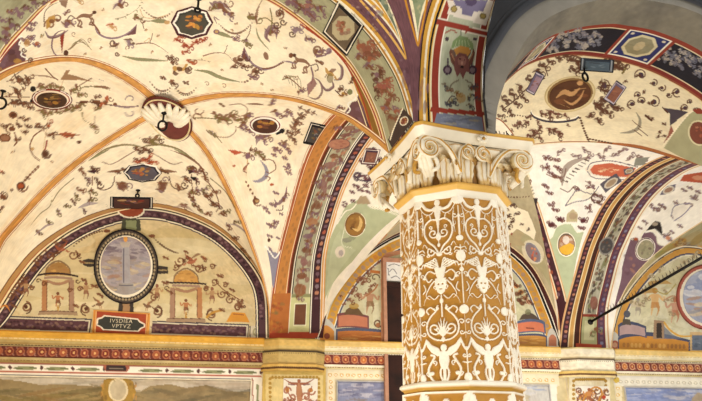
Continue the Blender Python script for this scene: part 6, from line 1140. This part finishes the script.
# ---- corbelled blocks under the arches
def block(sa, sb, hb, label, cols, adv=.15):
    pr = [(o_, hz(296, y_, o_+.18)) for o_, y_ in ((.05, 338.5), (.06, 340), (.06, 346), (.05, 348.4), (.045, 349.4), (.035, 350.2), (.03, 352), (.01, 362), (.02, 363), (.04, 364), (.04, 366.6), (.02, 369), (.01, 371))]
    q = resample(np.array(pr), 70); d = np.r_[0, np.cumsum(np.linalg.norm(np.diff(np.array(pr), axis=0), axis=1))]; t = np.linspace(0, d[-1], 70); idx = np.clip(np.searchsorted(d, t, side='right')-1, 0, len(cols)-1)
    ch = .17
    plan = [(sa, -.02, 0), (sa+.02, .04, 0), (sa+.19, .04+adv, 1), (sb-.14, .04+adv, 1), (sb-.02, .04, 0), (sb, -.02, 0)]
    pl = resample(np.array([(a, b) for a, b, _ in plan]), 110)
    P = np.stack([[wpt(s, h, o_+oo) for oo, h in q] for s, o_ in pl]); S = Surf(P, 'stone')
    for j in range(70): S.col[:, j] = C(cols[idx[j]])
    for i in range(0, 110, 3): S.col[i, 30:32] = C('5a4a30'); S.col[i, 60:62] = C('8a7040')
    S.grain(.1, 5, ('b8985c',), seed=int(sa*10)+50); root = tag(empty('corbel', wpt((sa+sb)/2, HB-.33, 0)), label, 'corbel'); S.build('moulding', root)
    # top bed of the block
    top = np.stack([[wpt(s, pr[0][1], max(-.02, o_+.05)*w) for w in (1, .0)] for s, o_ in pl]); Surf(top, 'stone').build('top_bed', root); return root
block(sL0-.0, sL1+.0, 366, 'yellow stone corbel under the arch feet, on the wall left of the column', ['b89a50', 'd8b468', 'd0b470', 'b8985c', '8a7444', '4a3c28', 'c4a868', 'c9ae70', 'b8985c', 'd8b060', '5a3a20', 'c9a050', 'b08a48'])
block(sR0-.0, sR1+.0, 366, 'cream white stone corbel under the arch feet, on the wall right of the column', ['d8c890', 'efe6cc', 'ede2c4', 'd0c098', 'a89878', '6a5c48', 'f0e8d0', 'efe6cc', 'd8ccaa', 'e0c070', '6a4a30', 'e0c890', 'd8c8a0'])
# ---- wall surface below the entablature
S = wall_surf(-4.6, 9.6, 1.35, HB-.34, .0, 1250, 110, 'd8c89c'); S.grain(.08, 6, ('b8a070',), seed=61); WB = S
S.col[:, 40:] = S.col[:, 40:]*.97
def wband(x0, x1, h0, h1, c):
    a, b = S.inv([(x0, 380), (x1, 380)])[:, 0]; j = [int(round((HB-.34-h)/(HB-.34-1.35)*(S.nj-1))) for h in (h1, h0)]; S.col[max(0, int(a)):int(b), max(0, j[0]):j[1]+1] = C(c); return a, b, j
hA, hBt = hz(60, 362), hz(60, 376)
wband(-60, 262, hBt, HB-.34, 'efe6d4'); wband(-60, 262, hz(60, 364.5), hz(60, 363.5), 'a5604a'); wband(-60, 262, hz(60, 373), hz(60, 372), 'b5705a'); wband(-60, 262, hz(60, 377.2), hz(60, 375.6), '8a8a94')
for k in range(9):
    x = -6+31.4*k
    if 98 < x < 138: continue
    y = 367.6+.02*x; S.poly([(x-13, y), (x-6, y-2), (x+6, y-2), (x+13, y+.2), (x+6, y+2), (x-6, y+2)], '8f9068'); S.stroke([(x-11, y), (x+11, y)], .8, '5f6444'); S.ell(x+16, y-.2, 1.8, 2.0, '5a3a34')
S.poly([(103, 366), (106, 364), (127, 364.6), (130, 367.6), (127, 372.4), (106, 372)], 'a5604a'); S.poly([(106, 365.4), (126, 366), (126, 371.4), (106, 371)], '3a2c2c'); S.stroke([(109, 368.4), (123, 368.8)], 1.4, '8a7a68')
# white frame at the right end of the big landscape
S.poly([(251, 378), (262, 378), (263, 412), (251, 412)], 'efe6d4'); S.stroke([(257.4, 384), (257.8, 410)], 2.2, '8f9068'); S.stroke([(252.6, 378), (253, 410)], 1, 'a5604a')
def dotted(x0, x1, y0, y1, c='efe2c0', d='d8a850', vert=False, st=5.5):
    S.poly([(x0, y0), (x1, y0+.02*(x1-x0)), (x1, y1+.02*(x1-x0)), (x0, y1)], c); n = int((y1-y0 if vert else x1-x0)/st)
    for k in range(n):
        x, y = ((x0+x1)/2, y0+(k+.5)*(y1-y0)/n) if vert else (x0+(k+.5)*(x1-x0)/n, (y0+y1)/2+.02*(k+.5)*st); S.ell(x, y, 1.9, 1.7, d); S.ell(x, y, 1.0, .9, 'f8f0dc')
wband(325, 560, hz(440, 383.6), HB-.34, 'efe2c0'); wband(612, 760, hz(650, 386.5), HB-.34, 'efe8d8')
dotted(327, 386, 370, 379.4); dotted(326, 335, 379, 412, vert=True); dotted(518, 556, 375.5, 384); dotted(612, 710, 378, 385, 'f0ead8', 'c9c0a8'); dotted(613.6, 622, 385, 412, 'efe2c0', 'e0b85a', True); S.ell(616.5, 380, 3, 3, 'd8b850')
S.poly([(549, 384), (557, 384), (557, 412), (549, 412)], 'f0ead8')
o = S.build('wall_back'); o['kind'] = 'structure'
# lower plain wall and the strip behind the lunettes
o = link('wall_back', grid_mesh('wall_back', ruled(np.stack([wpt(s, 1.35, 0) for s in np.linspace(-4.6, 9.6, 30)]), np.stack([wpt(s, 0, 0) for s in np.linspace(-4.6, 9.6, 30)]), 8), np.broadcast_to(C('c9b48a'), (30, 8, 3)).copy()), FRESCO); o['kind'] = 'structure'
# ---- landscapes, pilasters, door
def panel(name, label, cat, x0, x1, h0, h1, off, base, draw, fr_=None, fw=.02, ni=200, nj=70, pic='picture'):
    sa, sb = sx(x0, 385), sx(x1, 385); root = tag(empty(name, wpt((sa+sb)/2, h0, 0)), label, cat)
    P_ = wall_surf(sa, sb, h0, h1, off, ni, nj, base); P_.P[0] += WN*off*.9; P_.P[-1] += WN*off*.9; P_.P[:, 0] += WN*off*.9; P_.P[:, -1] += WN*off*.9
    draw(P_); P_.grain(.08, 6, ('c9b08a',), seed=int(x0)+99); P_.build(pic, root)
    if fr_:
        mb = MB(); z0, z1 = h0, h1
        for a, b, c_, d_ in ((sa-fw, sa, z0-fw, z1+fw), (sb, sb+fw, z0-fw, z1+fw), (sa, sb, z1, z1+fw), (sa, sb, z0-fw, z0)):
            V = [wpt(s, z, o_) for o_ in (.0, off+.012) for s, z in ((a, c_), (b, c_), (b, d_), (a, d_))]; mb.add((V, BOXF))
        mb.build('frame', fr_, root, False)
    return root
CRM = flat_mat('cream_frame', 'e8dcc0', .7); PNK = flat_mat('pink_stone', 'b58468', .7); GRYF = flat_mat('grey_frame', 'b8b4b0', .7); DRK = flat_mat('dark_wood', '2e140a', .95, mott=.35, scale=6); YLF = flat_mat('yellow_frame', 'd0ac60', .7)
h_ = hz(100, 378.2)
def land1(P_):
    cloudy(P_, 120, 385, 150, 8, ('b8a890', 'a89a80', 'c8b8a0', '9a9484'), 30, 3, .6)
    P_.poly([(-60, 381), (0, 379), (20, 381), (40, 385), (62, 384), (90, 386), (112, 388), (140, 392), (150, 386), (170, 384), (186, 388), (206, 385), (226, 391), (255, 392), (255, 440), (-60, 440)], '94805a'); cloudy(P_, 60, 397, 80, 9, ('7a6a3c', '8a6a40', 'a08a5a', '6a6040'), 40, 6, .6); cloudy(P_, 190, 398, 60, 9, ('6a6048', '7a6a4c', '8a7a58'), 26, 8, .6)
    P_.poly([(104, 380), (112, 376), (124, 377), (133, 381), (136, 392), (132, 402), (134, 415), (100, 415), (104, 402), (101, 392)], 'a5823c'); P_.ell(118, 390, 10, 12, 'e0cfa8'); P_.ell(118, 390, 8, 10, 'c4b494'); cloudy(P_, 118, 378, 14, 3, ('c9a050', '8a6a30'), 8, 2); cloudy(P_, 103, 392, 4, 10, ('c9944a', '7a5a2c'), 8, 4); cloudy(P_, 133, 392, 4, 10, ('c9944a', '7a5a2c'), 8, 5)
panel('landscape_fresco', 'long faded landscape with dark hills and a gilded shield, at the lower left', 'fresco', -60, 250.6, 1.4, h_, .012, 'c4b8a4', land1, CRM, .012, 420, 90)
panel('landscape_fresco', 'small cloudy blue landscape between the left pilaster and the dark doorway', 'fresco', 337.5, 384.5, 1.4, hz(360, 382), .012, '8a8ea8', lambda P_: (cloudy(P_, 360, 390, 26, 8, ('7a7c98', 'a5a4b4', 'c4c0c8', '6a6a88'), 34, 3, .6), cloudy(P_, 360, 402, 24, 4, ('8a7a68', '9a8a70'), 10, 4)), GRYF, .014, 120, 80)
panel('landscape_fresco', 'small pale landscape with a strip of sky, just right of the column foot', 'fresco', 500, 548, 1.4, hz(530, 385.6), .012, 'c8c4bc', lambda P_: (cloudy(P_, 524, 390, 20, 5, ('a8b0c4', 'd8d4cc', '9aa4bc'), 16, 3, .6), cloudy(P_, 524, 402, 20, 8, ('b0a078', '9a8a64', 'c4b48c'), 16, 4)), GRYF, .014, 120, 80)
panel('landscape_fresco', 'landscape with a clear blue sky, at the lower right edge', 'fresco', 624, 760, 1.4, hz(660, 388.2), .012, '8f9cc4', lambda P_: (cloudy(P_, 665, 394, 50, 6, ('8090c0', 'a8b0cc', 'c8c8d0', '7a88b8'), 40, 3, .6), P_.poly([(690, 412), (692, 398), (698, 392), (706, 396), (712, 412)], 'b5a48c')), GRYF, .014, 220, 80)
def pil1(P_):
    P_.col[:] = C('efe6d4'); c = 'a5684c'
    P_.stroke([(300, 412), (299.6, 398), (299, 388), (299, 381)], 6.4, 'b5805c', 1, 2); P_.ell(299, 381, 1.8, 2, 'a5684c')
    for s_ in (-1, 1):
        P_.stroke([(299+s_*1, 384), (299+s_*8, 383), (299+s_*15, 379)], 3, c, 1, 1); P_.stroke([(299+s_*4, 385), (299+s_*11, 384)], 1.4, '8a5a54', .9)
        curl(P_, 299+s_*12, 391, 3.6, 0, 1.1, s_, 1.3, c); P_.ell(299+s_*11.6, 390, 2, 2.4, 'c0803c'); curl(P_, 299+s_*7, 397, 3.8, 180, 1.2, s_, 1.4, c); clump(P_, 299+s_*13, 402, 5, c, 'umber'); clump(P_, 299+s_*7, 405, 4, c, 'umber'); P_.stroke([(299+s_*3, 400), (299+s_*9, 396), (299+s_*13, 386)], 1, c)
def pil2(P_):
    P_.col[:] = C('f0e8d8'); c = 'a0603c'
    for x, y, r in ((576, 391, 3), (580, 398, 4), (588, 396, 5), (594, 391, 3.4), (600, 399, 4), (604, 392, 3), (573, 400, 3), (592, 402, 4)): clump(P_, x, y, r, c, 'c9944a'); curl(P_, x+3, y, r, x*9, 1.1, 1, 1.1, 'umber')
    P_.stroke([(582, 403), (588, 392), (596, 387), (602, 392), (598, 402)], 1.6, 'c98a3c'); figure(P_, 589, 404, 16, 'c98a50', c); P_.ell(574, 390, 2, 2, 'b5442c'); P_.ell(604, 397, 2, 2, 'b5442c')
def pilaster(xa, xb, yt, xi0, xi1, yi, draw, label, c0, c1):
    sa, sb = sx(xa, 385), sx(xb, 385); root = tag(empty('pilaster', wpt((sa+sb)/2, 0, 0)), label, 'pilaster'); h1 = HB-.335
    V = [wpt(s, z, o_) for o_ in (.0, .045) for s, z in ((sa, .2), (sb, .2), (sb, h1), (sa, h1))]
    F_ = wall_surf(sa, sb, .2, h1, .046, 130, 260, c0)
    F_.poly([(xa+3, yt+3), (xb-2, yt+4), (xb-1, 520), (xa+4, 520)], c1)
    for k in range(40):
        y = yt+8+k*4.4; F_.ell(xa+7.6+.02*k, y, 1.6, 1.6, 'b08a3c'); F_.ell(xb-6.4+.1*k, y, 1.6, 1.6, 'b08a3c')
    for k in range(14): F_.ell(xa+10+(xb-xa-18)*k/13, yt+6.4, 1.6, 1.5, 'b08a3c')
    F_.stroke([(xi0-1.6, 520), (xi0-2, yi-2), (xi1+1.6, yi-1.6), (xi1+3, 520)], 1.2, 'a05a3c', 1, 0, False)
    F_.grain(.07, 5, ('c9a860',), seed=int(xa)); F_.build('face', root)
    mb = MB(); mb.add((V, BOXF)); mb.build('shaft', YLF if xa < 400 else CRM, root, False)
    P_ = wall_surf(sx(xi0, 385), sx(xi1, 385), .5, hz((xi0+xi1)/2, yi, .05), .052, 80, 300, 'efe6d4'); draw(P_); P_.build('picture', root)
pilaster(262.5, 325, 371, 283, 317, 378.5, pil1, 'yellow bordered pilaster with a winged brown figure, under the left corbel', 'd0b060', 'e0c888')
pilaster(566, 612, 373, 573, 606, 386, pil2, 'cream bordered pilaster with gold and brown scrolls, under the right corbel', 'd8c898', 'ece0c0')
# door between lunette and column
sa, sb = sx(386.5, 350), sx(440, 350); droot = empty('door_1', wpt((sa+sb)/2, 0, 0)); droot['kind'] = 'structure'
V = [wpt(s, z, o_) for o_ in (.0, .05) for s, z in ((sa, .02), (sb, .02), (sb, hz(393, 284, .05)), (sa, hz(393, 284, .05)))]
mb = MB(); mb.add((V, BOXF)); mb.build('door_leaf', DRK, droot, False)
mb = MB()
for a, b, z0, z1, c in ((sa-.045, sa, .02, hz(393, 262, .07), 0), (sb, sb+.06, .02, hz(393, 262, .07), 0), (sa-.045, sb+.06, hz(393, 262, .07), hz(393, 258, .07), 0), (sa, sb, hz(393, 287, .07), hz(393, 282, .07), 1)):
    V = [wpt(s, z, o_) for o_ in (-.0, .075) for s, z in ((a, z0), (b, z0), (b, z1), (a, z1))]; mb.add((V, BOXF), c)
mb.build('door_frame', [PNK, DRK], droot, False)
wroot = empty('window_1', wpt((sa+sb)/2, hz(393, 281, .17), 0)); wroot['kind'] = 'structure'
P_ = wall_surf(sa, sb, hz(393, 281, .06), hz(393, 262, .06), .055, 90, 60, 'e8e6e0')
for p in ([(388, 266), (394, 264), (400, 266)], [(389, 272), (393, 269), (397, 274)], [(391, 278), (396, 276), (400, 279)], [(388, 268), (389, 276)]): P_.stroke(p, .7, '6a6a70')
P_.build('pane', wroot)
# ================================================================= boss, iron rings, rod, pigeon spikes
IRN = flat_mat('black_iron', '1a1616', .5, .6, mott=.3)
def ring_obj(label, c, r, ry, hook, parent_h=.0, tw=.011, axis=None):
    root = tag(empty('iron_ring', c), label, 'ring'); mb = MB(); t = np.linspace(0, 2*PI, 25); ax = dA if axis is None else axis
    mb.add(tube([c+ax*r*math.cos(a)+A3(0, 0, -ry+ry*math.sin(a)) for a in t], tw, 8, up=A3(0, 1, 0)), 0); mb.build('ring', IRN, root)
    mb = MB(); mb.add(tube([c+A3(0, 0, z) for z in (-.012, .02, hook*.5, hook)], tw*.9, 8)); mb.add(ellipsoid(c+A3(0, 0, hook), (A3(.03, 0, 0), A3(0, .03, 0), A3(0, 0, .014)))); mb.build('hook', IRN, root); return root
Kc = K1+A3(0, 0, -.01)
# painted keystone disc and the white shell
rootb = tag(empty('keystone_boss', K1), 'white shell boss on a dark red oval where the orange ribs cross', 'boss')
mb = MB(); V, Fc = [], []; n = 40
for R0, z in ((.01, .014), (.21, .014), (.235, 0), (.24, .02)):
    for q in range(n): a = 2*PI*q/n; V.append(K1+A3(R0*math.cos(a)*1.03, R0*math.sin(a)*1.75+.13, -z-.02-.09*max(0, math.sin(a))))
V2 = V
for k in range(3):
    for q in range(n): Fc.append((k*n+q, k*n+(q+1) % n, (k+1)*n+(q+1) % n, (k+1)*n+q))
mb.add((V, Fc), 0); o = mb.build('disc', [flat_mat('oxblood_paint', '6e2f28', .7)], rootb)
mb = MB(); mb.add(tube([K1+A3(.215*math.cos(a)*1.03, .215*math.sin(a)*1.75+.13, -.04-.09*max(0, math.sin(a))) for a in np.linspace(0, 2*PI, 41)], .009, 6), 0); mb.build('rim', [flat_mat('cream_stucco', 'e2cc98', .6)], rootb)
mb = MB()
for k in range(15):
    a = math.radians(180+k*12.86); d_ = A3(math.cos(a), 1.0*math.sin(a), 0); sdv = A3(-math.sin(a), math.cos(a), 0)
    P = [K1+A3(.0, .22, -.045)+d_*(.02+(.15+.24*abs(math.sin(a)))*t)+A3(0, 0, -.03*math.sin(PI*t)-.0) for t in np.linspace(0, 1, 9)]
    mb.add(tube(P, [.008+.036*math.sin(PI*min(1, t*.8+.1)) for t in np.linspace(0, 1, 9)], 7, up=sdv), 0)
mb.add(ellipsoid(K1+A3(.0, .22, -.05), (A3(.05, 0, 0), A3(0, .045, 0), A3(0, 0, .035))), 1); mb.build('shell', [IVM, GLD], rootb)
def ray_at(x, y, Y): R = ray(x, y); P = R*Y/R[1]; P[2] += EYE; return P
ring_obj('black iron ring hanging below the white shell boss', ray_at(163, 121, 5.93), .042, .055, .09)
def surf_point(S, x, y):
    ij = S.inv([(x, y)])[0]; i, j = int(np.clip(ij[0], 0, S.ni-1)), int(np.clip(ij[1], 0, S.nj-1)); return S.P[i, j].copy()
for S_, x, y, r, ry, lb, dz in ((B1N, 199, -1, .022, .02, 'short black iron hook over the dark octagonal medallion at the top', .10), (B2N, 584, 68, .03, .045, 'black iron ring hanging over the large brown oval at the right', .06), (B1W, 138.5, 190, .02, .022, 'small black iron hook over the dark panel topping the left lunette', .05), (B1L, 3, 90, .05, .06, 'black iron ring cut by the left edge', .08)):
    p = surf_point(S_, x, y); ring_obj(lb, p-A3(0, 0, dz), r, ry, dz)
# slanting rod with spikes
p0 = at_wall(590.5, 322, .14); dT = A3(math.sin(math.radians(158)), math.cos(math.radians(158)), 0); nT = A3(-dT[1], dT[0], 0)
def in_plane(x, y): R = ray(x, y); t = ((p0-A3(0, 0, EYE))@nT)/(R@nT); P = R*t; P[2] += EYE; return P
p1 = in_plane(702, 257.5); p2 = p0+(p1-p0)*1.5
root = tag(empty('tie_rod', p0), 'dark iron rod with bird spikes slanting up across the right lunette', 'rod')
mb = MB(); mb.add(tube([p0, (p0+p2)/2, p2], .017, 10)); mb.build('bar', IRN, root)
mb = MB(); mb.add(ellipsoid(p0, (WD*.04, WN*.03, A3(0, 0, .04)))); mb.build('socket', IRN, root)
mb = MB()
for k in range(96):
    q = p0+(p2-p0)*(.03+.95*k/95); sd_ = 1 if k % 2 else -1; mb.add(tube([q, q+A3(0, 0, .055)+nT*.02*sd_-dT*.01], .0032, 4))
mb.build('spikes', flat_mat('dull_wire', '4a4038', .5, .4), root)
root = tag(empty('bird_spikes', CX+A3(0, 0, HZ)), 'row of dark bird spikes along the top of the column capital', 'bird spikes')
mb = MB(); ring = list(abacus_ring(HZ+.004, .53))
rs = resample(np.array(ring), 150)
for q in range(150):
    s_ = rs[q]
    if (s_-CX)@dA < .3: mb.add(tube([s_, s_+A3(R_.uniform(-.02, .02), R_.uniform(-.02, .02), R_.uniform(.03, .05))], .004, 4))
mb.build('needles', IRN, root); mb = MB(); mb.add(tube(list(rs)+[rs[0]], .006, 5)); mb.build('strip', IRN, root)
# ================================================================= floor and the side wall
fl = grid_mesh('floor', ruled(np.stack([A3(x, -6, 0) for x in np.linspace(-9, 12, 20)]), np.stack([A3(x, 12, 0) for x in np.linspace(-9, 12, 20)]), 20), np.broadcast_to(C('b8ab90'), (20, 20, 3)).copy())
o = link('floor', fl, FRESCO); o['kind'] = 'structure'
sA_, sB_ = leftarch[0], leftarch[-1]
lo = leftarch.copy(); lo[:, 2] = 0; o = link('wall_left', grid_mesh('wall_left', ruled(leftarch[::6], lo[::6], 20), np.broadcast_to(C('d8c8a0'), (50, 20, 3)).copy()), FRESCO); o['kind'] = 'structure'
o = link('wall_left', grid_mesh('wall_left', ruled(np.stack([A3(-5.3, y, 6.2) for y in np.linspace(8, -5, 12)]), np.stack([A3(-5.3, y, 0) for y in np.linspace(8, -5, 12)]), 12), np.broadcast_to(C('d8ccb0'), (12, 12, 3)).copy()), FRESCO); o['kind'] = 'structure'
GROUPS = dict(oval_medallion='oval medallions on the vaults and lunettes', octagonal_medallion='octagonal medallions on the left vault', lunette_fresco='painted lunettes along the back wall', landscape_fresco='landscapes along the foot of the back wall',
              pilaster='painted pilasters of the back wall', corbel='stone corbels under the arches', iron_ring='iron rings and hooks of the vaults', vault_arch='painted arch bands of the vaults', square_panel='small square panels by the arches', tilted_panel='tilted panels beside the large brown oval', painted_panel='painted panels at the arch crowns')
for o in list(bpy.data.objects):
    g = GROUPS.get(o.name.split('.')[0])
    if o.parent is None and g and o.get('label'): o['group'] = g
    if o.parent is None and o.get('label'): o['kind'] = 'thing'
# ---------------------------------------------------------------- daylight and unseen uplights, some added to brighten the vaults
W = bpy.data.worlds.new('sky'); SC.world = W; W.use_nodes = True
bg = W.node_tree.nodes['Background']; bg.inputs[0].default_value = (1, .985, .96, 1); bg.inputs[1].default_value = 1.1
def lamp(loc, tgt, e, size, col=(1, .96, .9)):
    l = bpy.data.lights.new('unseen_uplight', 'AREA'); l.shape = 'DISK'; l.size = size; l.energy = e; l.color = col
    o = bpy.data.objects.new('unseen_uplight', l); COL.objects.link(o); o.location = loc; o.rotation_euler = (Vector(tgt)-Vector(loc)).to_track_quat('-Z', 'Y').to_euler(); return o
lamp((2.9, .6, .5), (0.2, 6.2, 4.4), 62, 1.0)
lamp((-1.9, 4.2, .4), (-1.9, 6.2, 4.8), 105, .9)  # added out of view to brighten the left vault
lamp((2.2, 6.6, .4), (2.2, 7.1, 4.8), 80, .9)  # added out of view to brighten the right vault
lamp((.4, 1.2, .4), (-1.0, 4.0, 4.8), 14, .9)
SC.view_settings.view_transform = 'Standard'; SC.view_settings.look = 'None'; SC.view_settings.gamma = 1; SC.view_settings.use_curve_mapping = False
SC.view_settings.exposure = .12
